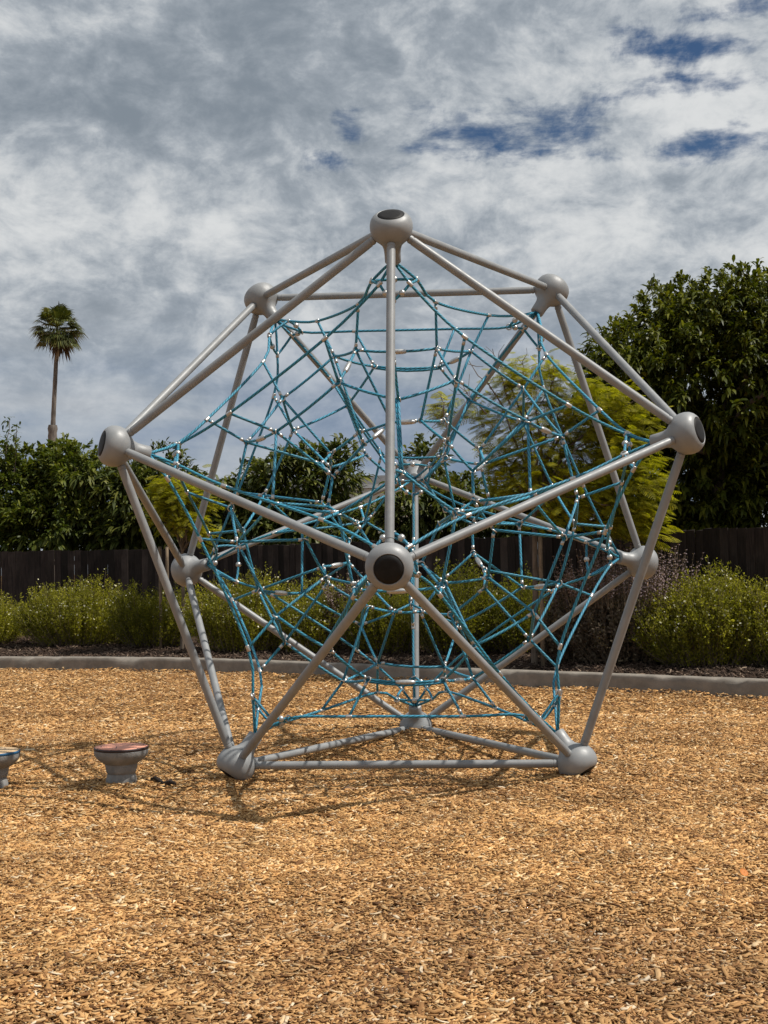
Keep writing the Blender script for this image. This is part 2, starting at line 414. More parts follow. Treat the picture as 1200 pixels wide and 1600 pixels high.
g0 = obj('ground', grid('ground', -9, 9, -12, 12, 0.1, lambda x, y: ground_h(x, y) - 0.012), M_CHIPBASE); g0['kind'] = 'structure'
g1 = obj('terrain', mesh_np('terrain', [(-900, -900, -0.12), (900, -900, -0.12), (900, 900, -0.12), (-900, 900, -0.12)], np.array([[0, 1, 2, 3]])), M_CHIPBASE); g1['kind'] = 'structure'

# kerb: swept profile with worn edges
def kerb():
    P = KP; T = np.gradient(P, axis=0); T /= np.linalg.norm(T, axis=1)[:, None]; N = np.stack([-T[:, 1], T[:, 0]], 1)   # N points away from the chips
    prof = [(0.0, -0.15), (0.0, 0.06), (0.002, 0.13), (0.004, 0.178), (0.020, 0.197), (0.09, 0.2), (0.150, 0.198), (0.165, 0.18), (0.165, -0.15)]
    V = []
    for i, (p, nn) in enumerate(zip(P, N)):
        w_ = 0.5 + 0.5 * math.sin(i * 1.7) * math.sin(i * 0.37 + 1)
        chip_ = 0.034 * max(0, rng.random() - 0.70) / 0.30
        for q, (a, z) in enumerate(prof):
            dz = (0.006 * math.sin(i * 0.11) + 0.004 * w_) if z > 0.1 else 0
            if i % 14 == 0 and 0 < q < 7: dz -= 0.006; a += 0.008 if q < 5 else 0
            if q in (3, 4): dz -= chip_; a += chip_ * 0.8
            V.append((p[0] + nn[0] * a, p[1] + nn[1] * a, z + dz))
    k = len(prof); F = [(i * k + j, (i + 1) * k + j, (i + 1) * k + j + 1, i * k + j + 1) for i in range(len(P) - 1) for j in range(k - 1)]
    o = obj('kerb', mesh_np('kerb', np.array(V), np.array(F)), M_KERB); o['kind'] = 'structure'
kerb()
def bed_h(x, y):
    d = np.asarray(y) - kerb_y(x)
    return 0.13 + 0.16 * np.clip(d / 3.0, 0, 1) + 0.018 * np.sin(3.1 * x + y) * np.cos(2.3 * y - x) + 0.01 * np.sin(9 * x + 4 * y)
def bed():
    xs = np.arange(-14, 12.01, 0.2); ds = np.concatenate([np.arange(0.1, 4, 0.16), np.arange(4, 60, 4)])
    V = [];
    for d in ds:
        y = kerb_y(xs) + d; V.append(np.stack([xs, y, bed_h(xs, y)], 1))
    nx = len(xs); i = (np.arange(len(ds) - 1)[:, None] * nx + np.arange(nx - 1)[None]).ravel()
    o = obj('planting_bed', smooth(mesh_np('planting_bed', np.concatenate(V), np.stack([i, i + 1, i + 1 + nx, i + nx], 1))), M_MULCH); o['kind'] = 'structure'
bed()

# scattered chips: instanced through geometry nodes
def chip_source(name, m, nvar, lmean):
    c = bpy.data.collections.new(name)
    for k in range(nvar):
        L = lmean * random.uniform(0.55, 1.45); W = lmean * random.uniform(0.20, 0.48); H = lmean * random.uniform(0.07, 0.18); cv = random.uniform(-0.06, 0.10) * lmean
        V = []
        for s in (-1, 0, 1):
            ww = W * (1 if s == 0 else random.uniform(0.55, 1.05)); sh = random.uniform(-0.25, 0.25) * W; zz = cv * (s * s)
            V += [(s * L / 2, -ww / 2 + sh, zz - H / 2), (s * L / 2, ww / 2 + sh, zz - H / 2 + random.uniform(-.3, .3) * H), (s * L / 2, ww / 2 * 0.8 + sh, zz + H / 2), (s * L / 2, -ww / 2 * 0.8 + sh, zz + H / 2 + random.uniform(-.3, .3) * H)]
        F = []
        for i in (0, 4):
            for j in range(4): F.append((i + j, i + (j + 1) % 4, i + 4 + (j + 1) % 4, i + 4 + j))
        F += [(3, 2, 1, 0), (8, 9, 10, 11)]
        o = bpy.data.objects.new('chip_shape', mesh_np('chip_shape', np.array(V), np.array(F))); o.data.materials.append(m); c.objects.link(o)
    return c
def scatter(name, P, rot, scl, coll):
    me = bpy.data.meshes.new(name); me.vertices.add(len(P)); me.vertices.foreach_set('co', P.astype(np.float32).ravel())
    a = me.attributes.new('rot', 'FLOAT_VECTOR', 'POINT'); a.data.foreach_set('vector', rot.astype(np.float32).ravel())
    b = me.attributes.new('scl', 'FLOAT', 'POINT'); b.data.foreach_set('value', scl.astype(np.float32))
    o = obj(name, me); o['kind'] = 'stuff'
    ng = bpy.data.node_groups.new(name, 'GeometryNodeTree')
    ng.interface.new_socket('Geometry', in_out='INPUT', socket_type='NodeSocketGeometry')
    ng.interface.new_socket('Geometry', in_out='OUTPUT', socket_type='NodeSocketGeometry')
    i_ = ng.nodes.new('NodeGroupInput'); o_ = ng.nodes.new('NodeGroupOutput')
    ip = ng.nodes.new('GeometryNodeInstanceOnPoints'); ci = ng.nodes.new('GeometryNodeCollectionInfo')
    ci.inputs['Collection'].default_value = coll; ci.inputs['Separate Children'].default_value = True; ci.inputs['Reset Children'].default_value = True
    ar = ng.nodes.new('GeometryNodeInputNamedAttribute'); ar.data_type = 'FLOAT_VECTOR'; ar.inputs['Name'].default_value = 'rot'
    as_ = ng.nodes.new('GeometryNodeInputNamedAttribute'); as_.data_type = 'FLOAT'; as_.inputs['Name'].default_value = 'scl'
    er = ng.nodes.new('FunctionNodeEulerToRotation')
    L = ng.links
    L.new(i_.outputs[0], ip.inputs['Points']); L.new(ci.outputs[0], ip.inputs['Instance']); ip.inputs['Pick Instance'].default_value = True
    L.new(ar.outputs['Attribute'], er.inputs[0]); L.new(er.outputs[0], ip.inputs['Rotation']); L.new(as_.outputs['Attribute'], ip.inputs['Scale'])
    L.new(ip.outputs[0], o_.inputs[0])
    md = o.modifiers.new('scatter', 'NODES'); md.node_group = ng
    return o
def frustum_points(nn, dmin, dmax, marg):
    u = rng.random(nn); d = np.sqrt(dmin ** 2 + u * (dmax ** 2 - dmin ** 2))
    lat = (rng.random(nn) * 2 - 1) * (0.305 * d + marg)
    f2 = FW[:2] / np.linalg.norm(FW[:2]); r2 = np.array([f2[1], -f2[0]])
    return CAM[None, :2] + d[:, None] * f2 + lat[:, None] * r2
XY = np.concatenate([frustum_points(320000, 3.7, 8.0, 1.2), frustum_points(290000, 8.0, 13.0, 1.2), frustum_points(140000, 13.0, 22.0, 1.3)])
XY = XY[XY[:, 1] < kerb_y(XY[:, 0]) - 0.01]
k = len(XY)
dd = np.hypot(XY[:, 0] - CAM[0], XY[:, 1] - CAM[1])
Pz = ground_h(XY[:, 0], XY[:, 1]) + rng.random(k) * 0.018 - 0.007
# chips heaped against the kerb
Pz += 0.03 * np.exp(-((kerb_y(XY[:, 0]) - XY[:, 1]) / 0.15))
rot = np.stack([rng.normal(0, 0.18, k), rng.normal(0, 0.17, k), rng.random(k) * 6.283], 1)
scl = np.clip(rng.lognormal(-0.02, 0.42, k), 0.35, 2.6) * np.where(rng.random(k) < 0.004, 1.5, 1.0) * np.where(dd > 13, 1.45, np.where(dd > 8, 1.12, 1.0))
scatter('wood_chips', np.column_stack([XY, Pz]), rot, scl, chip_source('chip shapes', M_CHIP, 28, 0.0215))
nb = 26000
xb = rng.random(nb) * 17 - 10; yb = kerb_y(xb) + 0.14 + rng.random(nb) ** 1.5 * 3.0
scatter('bark_mulch', np.column_stack([xb, yb, bed_h(xb, yb) + rng.random(nb) * 0.025 + 0.005]),
        np.stack([rng.normal(0, 0.4, nb), rng.normal(0, 0.4, nb), rng.random(nb) * 6.283], 1), np.clip(rng.lognormal(0.1, 0.35, nb), 0.5, 2.2), chip_source('mulch shapes', M_MULCHCHIP, 8, 0.042))

# ------------------------------------------------------------------ foliage generators
def leaves_np(base, dirs, L, Wd, droop, roll=None, segs=3):
    """many leaves at once: base n x 3, dirs n x 3 unit, L, Wd arrays; a leaf is tri + quad + tri, bent downwards"""
    nn = len(base); L = np.broadcast_to(L, (nn,)); Wd = np.broadcast_to(Wd, (nn,)); droop = np.broadcast_to(droop, (nn,))
    upv = np.array([0, 0, 1.0]) + rng.normal(0, 0.35, (nn, 3))
    side = np.cross(dirs, upv); side /= np.linalg.norm(side, axis=1)[:, None] + 1e-9
    dn = np.array([0, 0, -1.0])
    p0 = base
    p1 = base + dirs * (0.36 * L)[:, None] + dn * (0.10 * L * droop)[:, None]
    p2 = base + dirs * (0.70 * L)[:, None] + dn * (0.36 * L * droop)[:, None]
    p3 = base + dirs * (0.95 * L)[:, None] + dn * (0.75 * L * droop)[:, None]
    fold = np.cross(side, dirs) * (0.12 * Wd)[:, None]
    V = np.stack([p0, p1 - side * (Wd / 2)[:, None] + fold, p1 + side * (Wd / 2)[:, None] + fold, p2 - side * (Wd * .42)[:, None] + fold, p2 + side * (Wd * .42)[:, None] + fold, p3], 1).reshape(-1, 3)
    o = (np.arange(nn) * 6)[:, None]
    tri = np.concatenate([o + np.array([[0, 2, 1]]), o + np.array([[3, 4, 5]])]); quad = o + np.array([[1, 2, 4, 3]])
    return V, tri, quad
def unit(v): return v / (np.linalg.norm(v, axis=-1, keepdims=True) + 1e-9)
def lump(P, f, seed):
    """cheap smooth 3-D noise from a few sines, about -1..1"""
    r = np.random.default_rng(seed); s = 0
    for _ in range(5):
        kx = r.normal(0, f, 3); s = s + np.sin(P @ kx + r.random() * 6.28)
    return s / 2.6
def crown_mesh(name, lobes, ncl, per, L, Wd, droop, seed, shell=0.55, cl_r=None, upbias=0.5, gap=-0.35, lf=1.6):
    """leaf clusters (rosettes) spread through the volume of a few ellipsoid lobes, thinned where the noise says gap"""
    r = np.random.default_rng(seed); B = []; D = []; LL = []
    vol = np.array([l[3] * l[4] * l[5] for l in lobes]); vol = vol ** 0.75; pr = vol / vol.sum()
    tot = 0; C = []
    while tot < ncl:
        k_ = r.choice(len(lobes), 400, p=pr); lo = np.array(lobes)[k_]
        d = unit(r.normal(size=(400, 3))); rad = (shell ** 3 + r.random(400) * (1 - shell ** 3)) ** (1 / 3)
        rad = rad * (1 + 0.20 * np.clip(lump(d * 2.6 + lo[:, :3], lf, seed), -2, 0.6))
        P = lo[:, :3] + d * rad[:, None] * lo[:, 3:6]
        keep = lump(P, lf, seed + 3) > gap
        C.append(np.concatenate([P[keep], d[keep]], 1)); tot += keep.sum()
    C = np.concatenate(C)[:ncl]
    P = C[:, :3]; d = unit(C[:, 3:] + np.array([0, 0, upbias]))
    nn = ncl * per; idx = np.repeat(np.arange(ncl), per)
    az = r.normal(size=(nn, 3)); ax = d[idx]
    spread = r.uniform(0.15, 1.25, nn)[:, None]
    dirs = unit(ax + unit(az - ax * (az * ax).sum(1, keepdims=True)) * spread)
    base = P[idx] + ax * (r.uniform(-0.5, 0.25, nn) * L)[:, None] + r.normal(0, 0.12 * L, (nn, 3))
    ll = L * r.uniform(0.6, 1.25, nn)
    V, T, Q = leaves_np(base, dirs, ll, ll * Wd * r.uniform(0.8, 1.2, nn), droop * r.uniform(0.3, 1.5, nn))
    return V, T, Q, P
def limbs(base, tips, r0, seed, rt=0.012):
    r = np.random.default_rng(seed); parts = []
    for tp in tips:
        a = np.asarray(base, float); b = np.asarray(tp, float); ln = np.linalg.norm(b - a)
        pts = [a + (b - a) * t + r.normal(0, 0.05 * ln, 3) * math.sin(math.pi * t) + np.array([0, 0, 0.10 * ln * math.sin(math.pi * t)]) for t in np.linspace(0, 1, 6)]
        parts.append(tube_data(pts, np.linspace(r0, rt, 6), 5))
    return parts
def tree(name, base, top_trunk, lobes, ncl, per, L, Wd, droop, seed, leafm, label, cat='tree', trunk_r=0.14, nl=14, group=None, shell=0.5, gap=-0.35, upbias=0.5, barkm=None, lf=1.6):
    base = np.asarray(base, float)
    root = empty(name, base, label, cat, group)
    V, T, Q, P = crown_mesh(name, lobes, ncl, per, L, Wd, droop, seed, shell, gap=gap, upbias=upbias, lf=lf)
    c = obj('crown', mesh_np('crown', V - base, [T, Q]), leafm, root); c['kind'] = 'stuff'
    r = np.random.default_rng(seed + 9)
    tt = np.asarray(top_trunk, float); mid = (base + tt) / 2 + r.normal(0, 0.06, 3)
    parts = [tube_data(resample3([base - [0, 0, .1], mid, tt], 6), np.linspace(trunk_r, trunk_r * 0.6, 6 * 2 + 1), 8)]
    tips = P[r.choice(len(P), min(nl, len(P)), replace=False)]
    parts += limbs(tt, tips, trunk_r * 0.45, seed + 1)
    V2, F2 = joinparts(parts)
    obj('trunk', smooth(mesh_np('trunk', V2 - base, F2)), barkm or M_BARK, root)
    return root
def resample3(P, k):
    P = [np.asarray(p, float) for p in P]; o = []
    for a, b in zip(P[:-1], P[1:]): o += [a + (b - a) * t for t in np.arange(k) / k]
    return np.array(o + [P[-1]])

# ------------------------------------------------------------------ fence
def fence(name, A, B, label, seed):
    A = np.asarray(A, float); B = np.asarray(B, float); d = (B - A)[:2]; ln = np.linalg.norm(d); d /= ln; nrm = np.array([d[1], -d[0]])
    root = empty(name, (A[0], A[1], 0.0), label, 'fence'); r = random.Random(seed)
    yaw = math.atan2(d[1], d[0]); root.rotation_euler = (0, 0, yaw)
    meshes = []
    for k_ in range(6):
        wd = 0.1395 + r.uniform(-0.002, 0.002); h = 1.84; tz = 0.019
        bm = bmesh.new(); v = bmesh.ops.create_cube(bm, size=1)['verts']
        for q in v:
            q.co = Vector((q.co.x * wd, q.co.y * tz, (q.co.z + 0.5) * h))
            if q.co.z > 1 and q.co.x > 0: q.co.z += r.uniform(-0.012, 0.012)
        bm.normal_update(); me = bpy.data.meshes.new('board'); bm.to_mesh(me); bm.free(); me.materials.append(M_FENCE); meshes.append(me)
    x = 0.07
    while x < ln:
        o = bpy.data.objects.new('board', r.choice(meshes)); COL.objects.link(o); o.parent = root
        o.location = (x, r.uniform(-0.012, 0.012), 0.16 + r.uniform(-0.012, 0.012)); o.rotation_euler = (r.uniform(-.006, .006), r.uniform(-.0015, .0015), r.uniform(-.05, .05))
        x += 0.1412 + r.uniform(-0.0004, 0.002) 
    for z in (0.45, 1.05, 1.75):
        bm = bmesh.new(); v = bmesh.ops.create_cube(bm, size=1)['verts']
        for q in v: q.co = Vector(((q.co.x + 0.5) * ln, q.co.y * 0.04 + 0.045, q.co.z * 0.085 + z))
        me = bpy.data.meshes.new('rail'); bm.to_mesh(me); bm.free(); obj('rail', me, M_FENCE, root)
    return root
fA = at(-190, 855, 26.4); fB = at(262, 852, 25.6); fC = at(1010, 824, 18.2); fD = at(1480, 808, 14.6)
fence('board_fence', fA, fB, 'dark brown board fence running behind the pale flowered shrub at the far left', 3)
fence('board_fence', fB + (fC - fB) / np.linalg.norm(fC - fB) * 0.02, fC, 'long dark board fence slanting behind the rope climber', 4)
fence('board_fence', fC + (fD - fC) / np.linalg.norm(fD - fC) * 0.02, fD, 'near-black board fence in the shade under the big broadleaf tree', 5)

# ------------------------------------------------------------------ trees behind the fence
def lobe(px, py, d, rx, rz, ry=None):     # an ellipsoid lobe given by photo position, depth and pixel radii
    c = at(px, py, d); s = d / FPX
    return (c[0], c[1], c[2], rx * s, (ry or rx) * s, rz * s)
def foot(px, d): p = at(px, 880, d); return np.array([p[0], p[1], 0.1])
tree('broadleaf_tree', foot(1130, 21.5), at(1120, 720, 21.5),
     [lobe(1130, 590, 21.5, 190, 150, 170), lobe(1020, 590, 21.2, 116, 110, 120), lobe(1190, 515, 21.5, 150, 90, 150), lobe(1110, 745, 21.8, 190, 120, 150), lobe(965, 600, 21.0, 62, 70, 80), lobe(1280, 640, 21.8, 170, 220, 160), lobe(1085, 495, 21.3, 95, 58, 90), lobe(1010, 760, 22.3, 120, 90, 60), lobe(1230, 800, 21.5, 170, 90, 120), lobe(1180, 815, 22.4, 110, 60, 60), lobe(1130, 810, 22, 120, 55, 60)],
     5200, 20, 0.20, 0.25, 0.85, 21, M_DARKLEAF, 'big dark broadleaf tree with long drooping leaves at the right', trunk_r=0.2, nl=26, shell=0.45, gap=-1.1, upbias=0.8)
hedge = [
 ('hedge_tree', 35, 29, [lobe(10, 775, 29, 100, 80, 80), lobe(75, 755, 29.3, 65, 62, 60), lobe(-60, 760, 29, 80, 95, 80), lobe(20, 830, 28.6, 110, 45, 60)], 1500, 13, 0.20, 0.3, 0.55, 31, M_BUSHLEAF, 'bushy green tree with long shoots in front of the palm'),
 ('hedge_tree', 135, 28.5, [lobe(125, 765, 28.5, 75, 72, 70), lobe(105, 728, 29, 40, 42, 50), lobe(90, 815, 28, 85, 48, 60), lobe(160, 825, 28.3, 60, 40, 60)], 1100, 13, 0.20, 0.28, 0.6, 32, M_BUSHLEAF, 'dense green tree right of the palm trunk over the board fence'),
 ('loquat_tree', 205, 28, [lobe(205, 780, 28, 66, 78, 60), lobe(150, 735, 28, 36, 42, 40), lobe(255, 780, 28, 60, 84, 52), lobe(310, 805, 28, 66, 62, 50), lobe(230, 830, 27.6, 90, 36, 50)], 1150, 12, 0.24, 0.26, 0.75, 33, M_LOQUAT, 'dark loquat tree behind the leftmost grey hub'),
 ('loquat_tree', 470, 27, [lobe(455, 760, 27, 88, 74, 70), lobe(425, 720, 27, 42, 42, 42), lobe(520, 740, 27, 50, 52, 42), lobe(395, 805, 27, 80, 58, 60), lobe(545, 700, 27, 22, 18, 20), lobe(510, 815, 27, 90, 42, 50), lobe(450, 825, 26.6, 90, 36, 50)], 1000, 12, 0.26, 0.25, 0.7, 34, M_LOQUAT, 'loquat tree with leaf rosettes seen through the left half of the net'),
 ('loquat_tree', 650, 25, [lobe(655, 795, 25, 66, 58, 55), lobe(665, 715, 25.5, 26, 32, 26), lobe(600, 820, 25, 66, 36, 50), lobe(720, 795, 25, 66, 58, 55), lobe(800, 800, 25, 70, 50, 55)], 800, 11, 0.23, 0.27, 0.7, 35, M_LOQUAT, 'yellowish loquat tree just right of the centre post of the net'),
 ('hedge_tree', 900, 23.5, [lobe(880, 790, 23.5, 90, 60, 50), lobe(960, 800, 23, 90, 60, 50), lobe(1060, 830, 22.6, 90, 40, 50)], 900, 12, 0.22, 0.28, 0.7, 36, M_DARKLEAF, 'dark leafy tree in the shade between the feathery tree and the big broadleaf tree'),
]
for nm, fx, fd, lobes_, nc, per, L, Wd, dr, seed, lm, lab in hedge:
    tree(nm, foot(fx, fd), at(fx, 830, fd), lobes_, nc, per, L, Wd, dr, seed, lm, lab, nl=14, trunk_r=0.10, shell=0.25, gap=-0.7, group=None)
# bare upright shoots on the hedge tree
def shoots(root_name, specs, leafm, label, seed):
    r = np.random.default_rng(seed); b = at(specs[0][0], specs[0][1], specs[0][4]); root = empty(root_name, b, label, 'tree')
    st = []; LV = []; LT = []; LQ = []; o = 0
    for x0, y0, x1, y1, d in specs:
        a = at(x0, y0, d); c = at(x1, y1, d); pts = [a + (c - a) * t + r.normal(0, 0.02, 3) for t in np.linspace(0, 1, 7)]
        st.append(tube_data(np.array(pts) - b, np.linspace(0.018, 0.006, 7), 5))
        nl_ = 46; t = 0.25 + 0.75 * r.random(nl_) ** 0.6
        base = a + (c - a) * t[:, None] + r.normal(0, 0.05, (nl_, 3)); dirs = unit(r.normal(size=(nl_, 3)) + [0, 0, 0.3])
        V, T, Q = leaves_np(base - b, dirs, 0.15 * r.uniform(.6, 1.2, nl_), 0.045, 0.5)
        LV.append(V); LT.append(T + o); LQ.append(Q + o); o += len(V)
    V, F = joinparts(st); obj('stem', smooth(mesh_np('stem', V, F)), M_BARK, root)
    c = obj('crown', mesh_np('crown', np.concatenate(LV), [np.concatenate(LT), np.concatenate(LQ)]), leafm, root); c['kind'] = 'stuff'
shoots('sapling', [(24, 735, 22, 700, 29), (4, 760, 15, 655, 29), (24, 740, 25, 662, 28.6)], M_BUSHLEAF, 'thin leafy shoots rising above the hedge at the far left edge', 5)

# ------------------------------------------------------------------ palm
def palm():
    d = 60.0; s = d / FPX
    base = at(83, 880, d); base[2] = 0; root = empty('palm_tree', base, 'tall fan palm with a thin bare trunk above the left hedge', 'palm tree')
    top = at(88.5, 545, d); mid = at(84, 640, d)
    pts = resample3([base, at(82, 690, d), mid, at(87, 580, d), top], 7)
    rr = np.linspace(0.135, 0.09, len(pts)) * (1 + 0.05 * rng.normal(size=len(pts)))
    tr = tube_data(pts - base, rr, 9)
    bt = tube_data(resample3([at(81.5, 700, d), at(82.5, 664, d)], 6) - base, np.array([0.21, 0.23, 0.20, 0.22, 0.20, 0.24, 0.20]), 9)
    V, F = joinparts([tr, bt]); obj('trunk', mesh_np('trunk', V, F), M_PALMBARK, root)
    r = np.random.default_rng(77); cen = at(90, 519, d) - base
    def fronds(nf, zlo, zhi, ln, sp):
        VV = []; FF = []; o = 0; cen0 = cen
        for i in range(nf):
            c_ = cen0 + np.array([0, 0, r.uniform(-0.15, 0.50)])
            az = r.random() * 6.283; el = r.uniform(zlo, zhi)
            dr = np.array([math.cos(az) * math.cos(el), math.sin(az) * math.cos(el), math.sin(el)])
            sd = unit(np.cross(dr, [0, 0, 1.0])); nr = np.cross(sd, dr); pl = ln * r.uniform(0.45, 0.75)
            hub = c_ + dr * pl + np.array([0, 0, -0.10 * pl])
            w_ = 0.012; VV += [c_ - sd * w_, c_ + sd * w_, hub + sd * w_, hub - sd * w_]; FF.append((o, o + 1, o + 2, o + 3)); o += 4
            nb_ = 16; fl = ln * r.uniform(0.5, 0.72)
            for k_ in range(nb_):
                a = (k_ / (nb_ - 1) - 0.5) * sp; bd = dr * math.cos(a) + sd * math.sin(a); bs = -dr * math.sin(a) + sd * math.cos(a)
                l_ = fl * (1 - 0.25 * abs(a) / (sp / 2)); m1 = hub + bd * l_ * 0.6 + nr * 0.04; e = hub + bd * l_ + np.array([0, 0, -r.uniform(0.1, 0.42) * l_])
                bw = 0.034
                VV += [hub, m1 - bs * bw, m1 + bs * bw, e]; FF.append((o, o + 2, o + 3, o + 1)); o += 4
        return mesh_np('fronds', np.array(VV), np.array(FF))
    f1 = obj('crown', fronds(70, -0.75, 1.5, 1.14, 2.5), M_PALM, root); f1['kind'] = 'stuff'
    # dead skirt hanging under the crown
    nn = 90; az = r.random(nn) * 6.283; b0 = cen + np.stack([np.cos(az) * 0.22, np.sin(az) * 0.22, r.uniform(-0.55, 0.05, nn)], 1)
    dirs = unit(np.stack([np.cos(az) * 0.35, np.sin(az) * 0.35, -np.ones(nn)], 1) + r.normal(0, 0.12, (nn, 3)))
    V, T, Q = leaves_np(b0 + np.array([0.1, 0, 0]), dirs, r.uniform(0.5, 1.0, nn), 0.09, 0.3)
    sk = obj('dead_fronds', mesh_np('dead_fronds', V, [T, Q]), M_DEADPALM, root); sk['kind'] = 'stuff'
palm()

# ------------------------------------------------------------------ far houses
M_WALL = plain('pale_stucco', (0.62, 0.56, 0.46), 0.9, 0, 0.08, 3, 0.1)
M_WHITE = plain('off_white_render', (0.60, 0.60, 0.58), 0.85, 0, 0.06, 3)
M_ROOF = plain('dark_shingle', (0.05, 0.048, 0.05), 0.85, 0, 0.3, 8, 0.3)
M_DARKMETAL = plain('dark_metal', (0.03, 0.03, 0.03), 0.5, 0.5, 0.2)
def box_bm(x0, x1, y0, y1, z0, z1, name='box', bev=0.0):
    bm = bmesh.new(); v = bmesh.ops.create_cube(bm, size=1)['verts']
    for q in v: q.co = Vector(((q.co.x + .5) * (x1 - x0) + x0, (q.co.y + .5) * (y1 - y0) + y0, (q.co.z + .5) * (z1 - z0) + z0))
    if bev: bmesh.ops.bevel(bm, geom=bm.edges[:], offset=bev, segments=2, affect='EDGES')
    me = bpy.data.meshes.new(name); bm.to_mesh(me); bm.free(); return me
def gable(name, x0, x1, y0, y1, ze, zr, th=0.12, ov=0.4):
    ym = (y0 + y1) / 2; V = []
    for x in (x0 - ov, x1 + ov):
        V += [(x, y0 - ov, ze - 0.15), (x, ym, zr), (x, y1 + ov, ze - 0.15), (x, y1 + ov, ze - 0.15 + th), (x, ym, zr + th), (x, y0 - ov, ze - 0.15 + th)]
    F = [(0, 6, 7, 1), (1, 7, 8, 2), (3, 9, 10, 4), (4, 10, 11, 5), (2, 8, 9, 3), (5, 11, 6, 0)]
    F6 = [(0, 1, 4, 5), (1, 2, 3, 4), (11, 10, 7, 6), (10, 9, 8, 7)]
    return mesh_np(name, np.array(V), np.array(F + F6))
def houses():
    c = at(398, 745, 46); root = empty('house', (c[0], c[1], 0), 'house with dark shingle roof and capped white chimney behind the loquat trees', 'house')
    zc_ = c[2]; zt = at(398, 718, 46)[2]
    obj('wall', box_bm(-3.2, 6, 0.2, 7, 0, zc_ - 1.0), M_WALL, root)
    obj('roof', gable('roof', -3.2, 6, 0.2, 7, zc_ - 1.2, zc_ + 0.1), M_ROOF, root)
    ch = obj('chimney', lathe('chimney', [(0.50, zc_ - 1.3), (0.44, zc_ - 0.2), (0.36, zt - 0.22), (0.36, zt - 0.1)], 24), M_WHITE, root, (0.0, 1.2, 0))
    cap = obj('chimney_cap', lathe('chimney_cap', [(0.30, zt - 0.1), (0.30, zt - 0.04), (0.55, zt + 0.02), (0.55, zt + 0.07), (0.1, zt + 0.12)], 20), M_DARKMETAL, ch)
    for x in (-1.5, 1.5, 4.0):
        f = obj('window', box_bm(x, x + 1.2, 0.12, 0.24, 1.2, 2.5), M_WHITE, root); obj('pane', box_bm(x + 0.08, x + 1.12, 0.10, 0.13, 1.28, 2.42), M_DARKMETAL, f)
    c = at(575, 757, 42); root = empty('house', (c[0], c[1], 0), 'pale beige house glimpsed over the fence left of the centre post', 'house')
    obj('wall', box_bm(-1.0, 3.2, 0, 5, 0, c[2] - 0.12), M_WALL, root); obj('parapet', box_bm(-1.06, 3.26, -0.06, 5.06, c[2] - 0.12, c[2]), M_WHITE, root)
    f = obj('window', box_bm(0.5, 1.7, -0.08, 0.04, 1.3, 2.5), M_WHITE, root); obj('pane', box_bm(0.58, 1.62, -0.10, -0.07, 1.38, 2.42), M_DARKMETAL, f)
houses()

# ------------------------------------------------------------------ feathery yellow-green trees in the bed
def fern_sprays(P, D, ln, seed):
    """pinnate sprays: a drooping rachis with leaflet pairs"""
    r = np.random.default_rng(seed); VV = []; FF = []; o = 0
    for p, d in zip(P, D):
        l_ = ln * r.uniform(0.6, 1.25); sd = unit(np.cross(d, [0, 0, 1.0]) + r.normal(0, 0.25, 3)); n_ = 12
        for k_ in range(n_):
            t = (k_ + 1) / n_; q = p + d * l_ * t + np.array([0, 0, -0.34 * l_ * t * t]); ww = l_ * 0.30 * math.sin(math.pi * min(1, 0.18 + 0.80 * t)) ** 0.8
            tg = unit(d + np.array([0, 0, -0.68 * t]))
            for s in (-1, 1):
                e = q + sd * s * ww + tg * ww * 0.45 + np.array([0, 0, -0.22 * ww]); hw = l_ * 0.026
                VV += [q - tg * hw, q + tg * hw, e + tg * hw * 0.6, e - tg * hw * 0.6]; FF.append((o, o + 1, o + 2, o + 3) if s > 0 else (o + 3, o + 2, o + 1, o)); o += 4
    return np.array(VV), np.array(FF)
